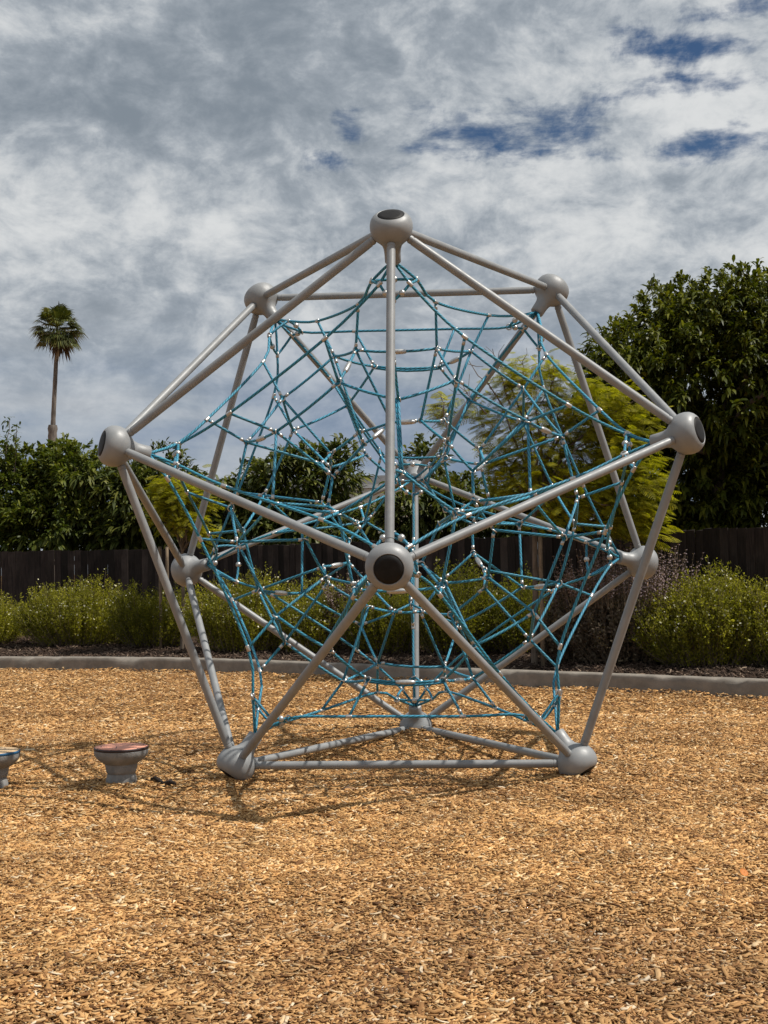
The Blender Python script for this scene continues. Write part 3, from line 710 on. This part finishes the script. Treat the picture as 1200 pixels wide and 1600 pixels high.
def feather_tree(base, top, lobes_, nsp, ln, seed, label, trunk_r=0.05, twigs=()):
    r = np.random.default_rng(seed); base = np.asarray(base, float)
    root = empty('feathery_tree', base, label, 'tree')
    la = np.array(lobes_); wgt = (la[:, 3] * la[:, 4] * la[:, 5]) ** 0.7; wgt /= wgt.sum()
    kx = r.choice(len(la), nsp * 3, p=wgt); d = unit(r.normal(size=(nsp * 3, 3))); rad = r.random(nsp * 3) ** 0.45
    P = la[kx, :3] + d * rad[:, None] * la[kx, 3:6]
    # fronds gather in flat tiers
    tier = 0.24; P[:, 2] = 0.55 * np.round(P[:, 2] / tier + 0.8 * np.sin(P[:, 0] * 3.1 + P[:, 1] * 2)) * tier + 0.45 * P[:, 2] + r.normal(0, 0.05, len(P))
    P = P[lump(P, 3.4, seed) > -0.08][:nsp]
    ax = np.array([base[0], base[1], 0]); D = P - np.array([top[0], top[1], 0]); D[:, 2] = 0
    D = unit(unit(D) + r.normal(0, 0.75, P.shape) * [1, 1, 0.6] + [0, 0, 0.15])
    V, F = fern_sprays(P, D, ln, seed + 1)
    c = obj('crown', mesh_np('crown', V - base, F), M_YELLOW, root); c['kind'] = 'stuff'
    parts = [tube_data(resample3([base - [0, 0, .1], (base + np.asarray(top)) / 2 + [0.02, 0, 0], top], 5), np.linspace(trunk_r, trunk_r * .7, 11), 8)]
    parts += limbs(top, P[r.choice(len(P), 34, replace=False)], trunk_r * 0.5, seed + 2, 0.006)
    for tw in twigs:
        a = np.asarray(tw[0]); b = np.asarray(tw[1])
        parts += [tube_data([a + (b - a) * t + r.normal(0, 0.02, 3) for t in np.linspace(0, 1, 5)], np.linspace(0.012, 0.004, 5), 4)]
        for _ in range(5):
            t = r.uniform(0.3, 0.95); m_ = a + (b - a) * t; e = m_ + unit(r.normal(size=3) + (0, 0, .6)) * r.uniform(0.15, 0.38); parts.append(tube_data([m_, (m_ + e) / 2 + r.normal(0, .02, 3), e], [0.006, 0.004, 0.003], 4))
    V2, F2 = joinparts(parts); obj('trunk', smooth(mesh_np('trunk', V2 - base, F2)), M_BARK, root)
    return root
dT = 17.2
tb = at(832, 925, dT); tb[2] = 0.22
feather_tree(tb, at(835, 800, dT),
             [lobe(880, 740, dT, 105, 75, 100), lobe(975, 740, dT - .3, 70, 90, 75), lobe(960, 660, dT, 72, 65, 75), lobe(870, 650, dT + .2, 85, 70, 85), lobe(775, 720, dT + .2, 85, 62, 80), lobe(740, 655, dT + .3, 55, 48, 60), lobe(820, 590, dT + .2, 55, 34, 50), lobe(985, 810, dT - .4, 58, 44, 50), lobe(900, 805, dT - .3, 70, 34, 60), lobe(700, 640, dT + .4, 26, 24, 30)],
             3700, 0.23, 51, 'feathery yellow-green tree with bare twigs on top behind the right of the net',
             twigs=[(at(790, 640, dT), at(735, 565, dT)), (at(800, 640, dT), at(770, 545, dT)), (at(760, 650, dT), at(720, 600, dT)), (at(830, 620, dT), at(815, 560, dT)), (at(700, 680, dT), at(690, 620, dT)), (at(860, 620, dT), at(868, 565, dT))])
tb2 = at(284, 985, 21.3); tb2[2] = 0.28
feather_tree(tb2, at(285, 862, 21.3), [lobe(285, 770, 21.3, 42, 34, 42), lobe(262, 800, 21.3, 34, 34, 36), lobe(318, 765, 21.3, 28, 26, 28), lobe(300, 825, 21.2, 34, 22, 30)], 900, 0.22, 52, 'small feathery yellow-green tree staked in the bed at the left', 0.035)
stake_me = tube('stake', [(0, 0, -0.1), (0.003, 0, 0.7), (0, 0.004, 1.45), (0, 0, 1.75)], 0.028, 8)
for px, lab in ((251, 'weathered round tree stake left of the small yellow-green tree'), (262, 'dark round tree stake just beside the small yellow-green tree trunk')):
    p = at(px, 990, 21.6 if px == 251 else 21.9); o = tag(obj('tree_stake', stake_me, M_STAKE, None, (p[0], p[1], 0.22)), lab, 'stake', 'stakes of the small yellow-green tree')
p = at(846, 930, 16.9); tag(obj('tree_stake', stake_me, M_STAKE, None, (p[0], p[1], 0.2)), 'brown stake beside the trunk of the larger feathery tree', 'stake')

# ------------------------------------------------------------------ shrubs in the bed
def shrub(name, px, py_base, d, rx, hz, nst, seed, label, leafm, fl=260, group=None, cat='shrub', llen=0.040, depth=None):
    r = np.random.default_rng(seed); s = d / FPX; b = at(px, py_base, d); b[2] = float(bed_h(b[0], b[1])) if b[1] > kerb_y(b[0]) else 0.2
    root = empty(name, b, label, cat, group); R_ = rx * s; H = hz * s; Dp = depth or min(R_ * 0.75, 0.52)
    # stems rise from across the mound and lean outwards
    u = r.random(nst) ** 0.5; az = r.random(nst) * 6.283
    bx = np.cos(az) * u * R_ * 0.62; by = np.sin(az) * u * Dp * 0.62
    top = np.stack([np.cos(az) * u * R_ * 1.02, np.sin(az) * u * Dp * 1.02, H * np.sqrt(np.clip(1.03 - 0.82 * u ** 2, 0.05, 1)) * r.uniform(0.70, 1.09, nst)], 1)
    top += r.normal(0, 0.05, top.shape)
    mod = 1 + 0.20 * lump(np.stack([top[:, 0], top[:, 1], top[:, 0] * 0], 1) + seed, 3.0, seed); top[:, 2] *= mod
    b0 = np.stack([bx, by, np.zeros(nst)], 1); VV = []; FF = []; o = 0
    per = 44; t = r.random((nst, per)) ** 0.62
    ctrl = b0 * 0.35 + top * 0.65; ctrl[:, 2] = top[:, 2] * 0.55
    ctrl[:, :2] = top[:, :2] * 0.9
    tt = t[..., None]; pos = (1 - tt) ** 2 * b0[:, None] + 2 * tt * (1 - tt) * ctrl[:, None] + tt ** 2 * top[:, None]
    pos = pos.reshape(-1, 3) + r.normal(0, 0.018, (nst * per, 3))
    dirs = unit(np.repeat(unit(top - b0), per, 0) * 0.8 + r.normal(0, 0.7, (nst * per, 3)))
    ll = llen * r.uniform(0.6, 1.4, len(pos)); sd = unit(np.cross(dirs, r.normal(size=dirs.shape)))
    V = np.stack([pos, pos + dirs * (ll * .5)[:, None] + sd * (ll * .20)[:, None], pos + dirs * ll[:, None], pos + dirs * (ll * .5)[:, None] - sd * (ll * .20)[:, None]], 1).reshape(-1, 3)
    F = (np.arange(len(pos)) * 4)[:, None] + np.arange(4)[None]
    f = obj('foliage', mesh_np('foliage', V, F), leafm, root); f['kind'] = 'stuff'
    # thin stems as three-sided slivers
    st = []
    for i in range(0, nst, 3):
        pts = [(1 - q) ** 2 * b0[i] + 2 * q * (1 - q) * ctrl[i] + q * q * top[i] for q in np.linspace(0, 1, 4)]
        st.append(tube_data(pts, [0.005, 0.004, 0.003, 0.002], 3))
    V, F = joinparts(st); g_ = obj('stems', mesh_np('stems', V, F), M_STAKE if leafm != M_SHRUBDARK else M_BARK, root); g_['kind'] = 'stuff'
    fl = int(fl * 1.5)
    if fl:
        k_ = r.integers(0, nst, fl); tq = r.uniform(0.72, 1.03, fl)[:, None]
        p_ = (1 - tq) ** 2 * b0[k_] + 2 * tq * (1 - tq) * ctrl[k_] + tq ** 2 * top[k_] + r.normal(0, 0.02, (fl, 3))
        nr = unit(r.normal(size=(fl, 3)) + [0.2, -0.6, 0.8]); a_ = unit(np.cross(nr, r.normal(size=(fl, 3)))); b_ = np.cross(nr, a_); sz = (r.uniform(0.009, 0.020, fl))[:, None]
        V = np.stack([p_ - a_ * sz, p_ - b_ * sz, p_ + a_ * sz, p_ + b_ * sz], 1).reshape(-1, 3); F = (np.arange(fl) * 4)[:, None] + np.arange(4)[None]
        q = obj('flowers', mesh_np('flowers', V, F), M_FLOWER, root); q['kind'] = 'stuff'
    return root
G1 = 'flowering shrubs along the kerb'
shrub('flowering_shrub', -25, 981, 23.35, 70, 72, 520, 61, 'low pale flowered shrub cut by the left edge of the photo', M_SHRUB, 240, G1)
shrub('flowering_shrub', 125, 989, 22.65, 105, 104, 1000, 62, 'broad green shrub dotted with small white flowers at the left', M_SHRUB, 420, G1)
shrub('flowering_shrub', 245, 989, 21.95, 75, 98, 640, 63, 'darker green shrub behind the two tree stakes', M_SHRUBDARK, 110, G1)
shrub('flowering_shrub', 385, 1009, 20.75, 100, 118, 900, 64, 'white flecked green shrub seen through the lower left of the net', M_SHRUB, 520, G1)
shrub('flowering_shrub', 500, 1011, 20.15, 80, 112, 640, 65, 'pale flowered shrub left of the big black-capped front hub', M_SHRUB, 420, G1)
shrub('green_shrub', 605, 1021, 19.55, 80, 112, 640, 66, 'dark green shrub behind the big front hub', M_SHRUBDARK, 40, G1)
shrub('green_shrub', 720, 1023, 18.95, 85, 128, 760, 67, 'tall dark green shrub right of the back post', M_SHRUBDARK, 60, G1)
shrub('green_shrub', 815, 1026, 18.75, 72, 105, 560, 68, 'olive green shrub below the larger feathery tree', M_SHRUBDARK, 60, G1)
shrub('flowering_shrub', 1115, 1047, 16.35, 118, 142, 1150, 69, 'bright green shrub dotted with white flowers at the lower right', M_SHRUB, 560, G1)
shrub('flowering_shrub', 1235, 1056, 16.05, 90, 145, 640, 70, 'bright green flowered shrub running out of the right edge', M_SHRUB, 240, G1)
def sage(px, py_base, d, rx, hz, seed, label, spikes=150):
    root = shrub('sage_shrub', px, py_base, d, rx, hz * 0.72, 640, seed, label, M_SALVIA, 0, None, 'shrub', 0.05)
    r = np.random.default_rng(seed + 100); s = d / FPX; R_ = rx * s; H = hz * s; VV = []; FF = []; o = 0; st = []
    for i in range(spikes):
        u = r.random() ** 0.5; az = r.random() * 6.283; b_ = np.array([math.cos(az) * u * R_ * .85, math.sin(az) * u * R_ * .6, H * 0.45]); e = b_ * [1.18, 1.18, 1] + np.array([r.normal(0, .06), r.normal(0, .06), H * r.uniform(0.25, 0.66) * (1 - 0.35 * u)])
        st.append(tube_data([b_, (b_ + e) / 2, e], [0.004, 0.003, 0.002], 3))
        for k_ in range(7):
            c_ = b_ + (e - b_) * (0.35 + 0.65 * k_ / 6); sz = 0.027 * (1 - 0.05 * k_)
            for j in range(6):
                a = r.random() * 6.283; dv = np.array([math.cos(a), math.sin(a), r.uniform(-.3, .5)]) * sz; sv = np.array([-math.sin(a), math.cos(a), 0]) * sz * .45; uz = np.array([0, 0, sz * .35])
                VV += [c_, c_ + dv * .6 + sv + uz, c_ + dv, c_ + dv * .6 - sv - uz]; FF.append((o, o + 1, o + 2, o + 3)); o += 4
    V, F = joinparts(st); q = obj('stalks', mesh_np('stalks', V, F), M_STAKE, root); q['kind'] = 'stuff'
    q = obj('flower_whorls', mesh_np('flower_whorls', np.array(VV), np.array(FF)), M_WHORL, root); q['kind'] = 'stuff'
sage(985, 1034, 16.9, 118, 192, 81, 'brown dried sage shrub with mauve flower spikes behind the right hub', 260)
sage(905, 1036, 17.3, 70, 150, 82, 'dull purple sage shrub left of the larger brown sage', 120)
sage(560, 1020, 20.0, 60, 130, 83, 'mauve sage spikes against the fence just left of the front hub', 70)

# ------------------------------------------------------------------ rope climber
A_ = 2.5; ZC = 2.0
RW = np.array([[-1., 0, 0], [0, 0.35682, -0.93417], [0, 0.93417, 0.35682]])     # body axes to world axes
def wpt(v): return RW @ np.asarray(v, float) * A_ + np.array([0, 0, ZC])
PHI = (1 + 5 ** .5) / 2
OPS = []
for perm in ([0, 1, 2], [1, 2, 0], [2, 0, 1]):
    Pm = np.eye(3)[perm]
    for sx in (1, -1):
        for sy in (1, -1):
            for sz in (1, -1): OPS.append(np.diag([sx, sy, sz]) @ Pm)
def key(v): return tuple(np.round(v, 4) + 0.0)
verts = sorted({key(m @ np.array([0, .5, PHI / 2])) for m in OPS})
ROOT = empty('climbing_frame', (0, 0, ZC), 'grey tubular climbing frame with a blue rope net inside', 'climbing frame')
OFF = np.array([0, 0, ZC])

hub_prof = [(0.050, -0.268), (0.056, -0.262), (0.057, -0.20), (0.060, -0.165), (0.070, -0.135), (0.092, -0.112), (0.120, -0.088), (0.139, -0.058), (0.148, -0.020), (0.148, 0.010), (0.141, 0.040), (0.127, 0.063), (0.110, 0.078), (0.096, 0.084), (0.093, 0.082), (0.091, 0.078)]
hub_me = sharp(lathe('hub', hub_prof, 44), 50)
cap_me = lathe('cap', [(0.091, 0.076), (0.0895, 0.084), (0.06, 0.0885), (0.02, 0.090)], 44); cap_me.materials.append(M_CAP)
hub_me.materials.append(M_PAINT)
for v in verts:
    h = obj('hub', hub_me, M_PAINT, ROOT); align(h, wpt(v) - OFF, RW @ np.array(v))
    if wpt(v)[2] > 0.5 or True: obj('cap', cap_me, M_CAP, h)
# tubes
VV_ = [np.array(v) for v in verts]
for i in range(12):
    for j in range(i + 1, 12):
        if abs(np.linalg.norm(VV_[i] - VV_[j]) - 1) < 1e-3:
            a = wpt(VV_[i]); b = wpt(VV_[j]); d = (b - a) / np.linalg.norm(b - a); L = np.linalg.norm(b - a)
            prof = [(0.09, .024), (0.150, .024), (0.152, .029), (0.172, .029), (0.174, .0265), (0.180, .0265), (0.182, .0295), (0.24, .0300)]
            zz = [p_[0] for p_ in prof] + [L - p_[0] for p_ in prof[::-1]]; rr = [p_[1] for p_ in prof] + [p_[1] for p_ in prof[::-1]]
            me = sharp(tube('tube', [(0, 0, z) for z in zz], rr, 20), 40)
            o = obj('tube', me, M_PAINT, ROOT); align(o, a - OFF, d)

# net: one set of knots, repeated by the symmetry of the frame; ropes hang a little
KAB = np.array([.063, .45, .617]); KAD = np.array([.045, .395, .685]); C1 = np.array([.116, .460, .488]); C2 = np.array([.275, .594, .197])
VT = np.array([0, .5, PHI / 2]); SK = VT * 0.893
QF = np.array([0, .352, .668]); S1 = np.array([0, .17, .665])
N1 = np.array([.116, .385, .373]); N2 = np.array([.207, .490, .168]); N3 = np.array([0, .11, .540])
M1 = np.array([.045, .238, .212]); M2 = np.array([.130, .268, .118])
def cyc(v): return np.array([v[1], v[2], v[0]])
def bak(v): return np.array([v[2], v[0], v[1]])
def mx(v): return v * np.array([-1, 1, 1.])
def sagz(v, amt): return wpt(v) - np.array([0, 0, amt])
jit = {}
def knot(v, lvl):
    """world position of a knot: loose inner knots sit lower and a little off the exact pattern"""
    k_ = key(v)
    if k_ not in jit:
        amt = (0.0, 0.0, 0.035, 0.06)[lvl]; sg = (0, 0.006, 0.014, 0.026)[lvl]
        jit[k_] = wpt(v) + rng.normal(0, 1, 3) * sg - np.array([0, 0, amt])
    return jit[k_]
for sx in (1, -1):                    # the corners beside the two side hubs sit where the net is pulled tight
    for k_, to in (((.617, -.063, .45), (.640, -.028, .43)), ((.685, -.045, .395), (.662, -.075, .432)), ((.617, .063, .45), (.665, .088, .328)), ((.685, .045, .395), (.672, .095, .318))):
        jit[key(np.array(k_) * [sx, 1, 1])] = wpt(np.array(to) * [sx, 1, 1])
clamp_me = lathe('clamp', [(0.006, -0.024), (0.014, -0.024), (0.0152, -0.021), (0.0152, 0.021), (0.014, 0.024), (0.006, 0.024)], 12); clamp_me.materials.append(M_ALU)
end_me = lathe('rope_end', [(0.006, -0.016), (0.0132, -0.016), (0.0132, 0.016), (0.006, 0.016)], 10); end_me.materials.append(M_ALU)
sleeve_me = lathe('sleeve', [(0.007, -0.075), (0.014, -0.075), (0.019, -0.045), (0.0205, -0.01), (0.0205, 0.01), (0.019, 0.045), (0.014, 0.075), (0.007, 0.075)], 14); sleeve_me.materials.append(M_ALU)
ring_me = torus('shackle', 0.021, 0.005, 16, 7); ring_me.materials.append(M_ALU)
bead_me = lathe('bead', [(0.002, -.024), (.013, -.021), (.022, -.012), (.0245, 0), (.022, .012), (.013, .021), (.002, .024)], 16); bead_me.materials.append(M_ALU)
def smoothline(P, st):
    P = [np.asarray(p, float) for p in P]
    if len(P) == 2: return np.array([P[0] + (P[1] - P[0]) * t for t in np.linspace(0, 1, 4)])
    return resample(np.array(P), st)
def rope(P, clamps=(), r=0.0108, st=0.11, slack=0.0):
    P = [np.asarray(p, float) for p in P]
    if len(P) == 2:
        ln = np.linalg.norm(P[1] - P[0]); s_ = slack * ln
        pts = np.array([P[0] + (P[1] - P[0]) * t - np.array([0, 0, s_ * 4 * t * (1 - t)]) for t in np.linspace(0, 1, 5)])
    else: pts = smoothline(P, st)
    o = obj('rope', tube('rope', pts - P[0], r, 7, uv=True), M_ROPE, ROOT, P[0] - OFF)
    for c, d, me in clamps:
        q = obj(me.name.split('.')[0], me, M_ALU, o); align(q, np.asarray(c) - P[0], d)
    return o
done = set()
def once(*vs):
    k_ = tuple(sorted(key(v) for v in vs))
    if k_ in done: return False
    done.add(k_); return True
sleeve_px = [(627, 542), (552, 570), (714, 562), (632, 658), (407, 680), (506, 734), (750, 726), (849, 664), (622, 931), (441, 927), (524, 877), (833, 922), (748, 875), (636, 1051), (715, 1060), (575, 690)]
def pixel(X):
    q = np.asarray(X) - CAM; z = q @ FW
    return np.array([600 + FPX * (q @ RT) / z, 800 - FPX * (q @ UP) / z])
links = []; twin = set()
for m in OPS:
    f = lambda v: m @ v
    # rope along a frame edge, from socket to socket, with two branch clamps
    ids = [f(SK), f(KAB), f(C1), f(C2), f(bak(cyc(KAD)) if False else cyc(KAD)), f(cyc(SK))]
    if once(f(C1), f(C2)):
        P = [wpt(ids[0]), knot(ids[1], 1), knot(ids[2], 1), knot(ids[3], 1), knot(ids[4], 1), wpt(ids[5])]
        cl = [(P[1], P[2] - P[0], clamp_me), (P[2], P[3] - P[1], clamp_me), (P[3], P[4] - P[2], clamp_me), (P[4], P[5] - P[3], clamp_me)]
        rope(P, cl)
    if once(f(S1), f(S1 * [1, -1, 1])):
        Q = [f(SK), f(QF), f(S1), f(S1 * [1, -1, 1]), f(QF * [1, -1, 1]), f(SK * [1, -1, 1])]
        P = [wpt(Q[0])] + [knot(q, 1) for q in Q[1:5]] + [wpt(Q[5])]
        rope(P, [(P[2], P[3] - P[1], clamp_me), (P[3], P[4] - P[2], clamp_me)])
    N3b = np.array([.11, .54, 0]); S1b = np.array([.17, .665, 0])
    for a, la, b, lb, sl in ((C1, 1, N1, 2, 0), (C2, 1, N2, 2, 0), (S1b, 1, N3b, 2, 0), (N1, 2, mx(N1), 2, .03), (N1, 2, N2, 2, .02), (N2, 2, cyc(N1), 2, .02), (N2, 2, N3b, 2, .02),
                             (N3b, 2, mx(N3b), 2, .03), (N1, 2, M1, 3, 0), (N2, 2, M2, 3, 0), (M1, 3, mx(M1), 3, .03), (M1, 3, M2, 3, .02), (M2, 3, cyc(M1), 3, .02)):
        a_, b_ = f(a), f(b)
        if once(a_, b_):
            if a is N3b and sl == .03: twin.add(len(links))
            links.append((knot(a_, la), knot(b_, lb), sl, lb))
best = {}
for px in sleeve_px:
    i = min(range(len(links)), key=lambda q: np.linalg.norm(pixel((links[q][0] + links[q][1]) / 2) - px) + 999 * (links[q][2] == 0) + 8 * np.linalg.norm((links[q][0] + links[q][1]) / 2 - CAM))
    best[i] = 1
for i, (a, b, sl, lb) in enumerate(links):
    d = (b - a) / np.linalg.norm(b - a); L = np.linalg.norm(b - a); cl = []
    if i in best: cl.append(((a + b) / 2 - np.array([0, 0, sl * L]), d, sleeve_me))
    if i % 5 < 3: cl.append((b - d * 0.045, d, end_me))
    if i % 3 == 0: cl.append((a + d * 0.045, d, end_me))
    rope((a, b), cl, slack=sl, r=0.0108)
    if (i in twin): o_ = np.cross(d, unit(np.cross(d, (0.3, 0.2, 1.0)))) * 0.034; rope((a + o_ * .4, b + o_ * .4), (), slack=sl + 0.012, r=0.0108)
# metal rings at the knots
seen = set()
for m in OPS:
    for v, lv in ((N1, 2), (N2, 2), (np.array([.11, .54, 0]), 2), (M1, 3), (M2, 3), (KAB, 1), (QF, 1)):
        q = m @ v
        if key(q) in seen: continue
        seen.add(key(q)); X = knot(q, lv)
        o = obj('shackle', ring_me, M_ALU, ROOT, X - OFF); o.rotation_euler = tuple(rng.random(3) * 6.283); s_ = rng.uniform(0.9, 1.2); o.scale = (s_, s_, s_)
# ring of rope with beads below every socket
for v in verts:
    op = next(m for m in OPS if np.allclose(m @ VT, v, atol=1e-3))
    P = [knot(op @ q, 1) for q in (QF, KAD, KAB, mx(KAB), mx(KAD))]
    loop = P + [P[0]]
    # straight short ropes with a slight outward bow
    cen_ = sum(P) / 5; lp = []
    for a, b in zip(loop[:-1], loop[1:]):
        for t in (0, .25, .5, .75): q_ = a + (b - a) * t; lp.append(q_ + (q_ - cen_) * 0.10 * math.sin(math.pi * t))
    lp.append(P[0])
    o = obj('rope_ring', tube('rope_ring', np.array(lp) - P[0], 0.0105, 7, uv=True), M_ROPE, ROOT, P[0] - OFF)
    for a, b in ((P[0], P[1]), (P[4], P[0]), (P[2], P[3])):
        q = obj('bead', bead_me, M_ALU, o); m_ = (a + b) / 2; align(q, m_ + (m_ - cen_) * 0.10 - P[0], b - a)

# ------------------------------------------------------------------ stools
def top_mat(name, c, dark):
    m, t, b = mat(name); o = t.node('ShaderNodeTexCoord').outputs['Object']
    v = t.node('ShaderNodeTexVoronoi', feature='DISTANCE_TO_EDGE'); t.put(v.inputs['Vector'], o); v.inputs['Scale'].default_value = 7.5
    ln = t.math('LESS_THAN', v.outputs['Distance'], 0.022); br = t.ss(t.noise(o, 13, 3, 0.5), 0.45, 0.55)
    nz = t.noise(o, 40, 5, 0.6)
    cc = t.mix(t.ss(nz, .3, .7), tuple(x * .85 for x in c), tuple(x * 1.12 for x in c))
    t.put(b.inputs['Base Color'], t.mix(t.math('MULTIPLY', ln, br), cc, dark)); b.inputs['Roughness'].default_value = 0.6
    return m
prof = [(0.108, -0.04), (0.110, 0.0), (0.112, 0.018), (0.109, 0.040), (0.100, 0.066), (0.097, 0.074), (0.103, 0.078), (0.111, 0.10), (0.1155, 0.132), (0.116, 0.143), (0.122, 0.147), (0.146, 0.162), (0.172, 0.184), (0.188, 0.205), (0.194, 0.224), (0.1955, 0.243), (0.193, 0.246)]
stool_me = sharp(lathe('pedestal', prof, 48), 40); stool_me.materials.append(M_STOOL)
def stool(x, y, topc, rimc, dark, label, nm):
    root = empty('stepping_stool', (x, y, float(ground_h(x, y)) - 0.005), label, 'stool', 'play stools beside the climber')
    obj('pedestal', stool_me, M_STOOL, root)
    obj('rim', lathe('rim', [(0.192, 0.245), (0.1965, 0.247), (0.1965, 0.2615), (0.194, 0.264), (0.188, 0.265)], 48), plain('rim_' + nm, rimc, 0.5), root)
    obj('seat_top', lathe('seat_top', [(0.1885, 0.250), (0.1885, 0.2665), (0.12, 0.2695), (0.05, 0.270)], 48), top_mat('top_' + nm, topc, dark), root)
p = gr(184, 1231, 0.0) + np.array([0, 0.10, 0]); stool(p[0], p[1], (0.70, 0.31, 0.21), (0.022, 0.012, 0.014), (0.06, 0.02, 0.03), 'grey mushroom stool with a coral top and dark rim', 'coral')
p = gr(-19, 1234, 0.0) + np.array([0, 0.09, 0]); stool(p[0], p[1], (0.60, 0.42, 0.24), (0.012, 0.09, 0.20), (0.10, 0.07, 0.06), 'grey mushroom stool with a tan top and blue rim at the left edge', 'tan')

# ------------------------------------------------------------------ small things on the chips
def twig():
    a = gr(236, 1217, 0.03); b = gr(274, 1226, 0.026); pts = [a + (b - a) * t + np.array([0, 0, 0.014 * math.sin(9 * t)]) for t in np.linspace(0, 1, 7)]
    o = obj('bark_piece', tube('bark_piece', np.array(pts) - a, [0.008, .014, .018, .015, .020, .017, .009], 7), plain('dark_bark', (0.022, 0.014, 0.010), 0.9, 0, 0.4, 40, 0.4), None, a)
    tag(o, 'dark strip of bark lying on the chips right of the coral stool', 'bark')
twig()
a = gr(545, 1233, 0.045); me = mesh_np('wood_scrap', np.array([(-.06, -.015, 0), (0, -.03, .012), (.065, -.004, 0), (.02, .022, .01), (-.03, .02, .006), (-.02, -.004, .022)]), np.array([(0, 1, 5), (1, 2, 5), (2, 3, 5), (3, 4, 5), (4, 0, 5)]))
tag(obj('wood_scrap', me, plain('brown_scrap', (0.16, 0.09, 0.05), 0.85, 0, 0.3, 60), None, a), 'brown wedge of wood on the chips in front of the base tube', 'wood piece')
a = gr(1162, 1356, 0.06); a[2] = float(ground_h(a[0], a[1])) + 0.05; me = lathe('fallen_leaf', [(0.002, 0.004), (0.015, 0.001), (0.022, 0.004)], 14, False, False)
o = tag(obj('fallen_leaf', me, leaf_mat('orange_leaf', (0.58, 0.19, 0.03), (0.6, 0.2, 0.03), (0.62, 0.22, 0.04), 0.6, 0.2), None, a), 'small round orange leaf on the chips at the right', 'leaf'); o.rotation_euler = (0.75, 0.15, 0.3)
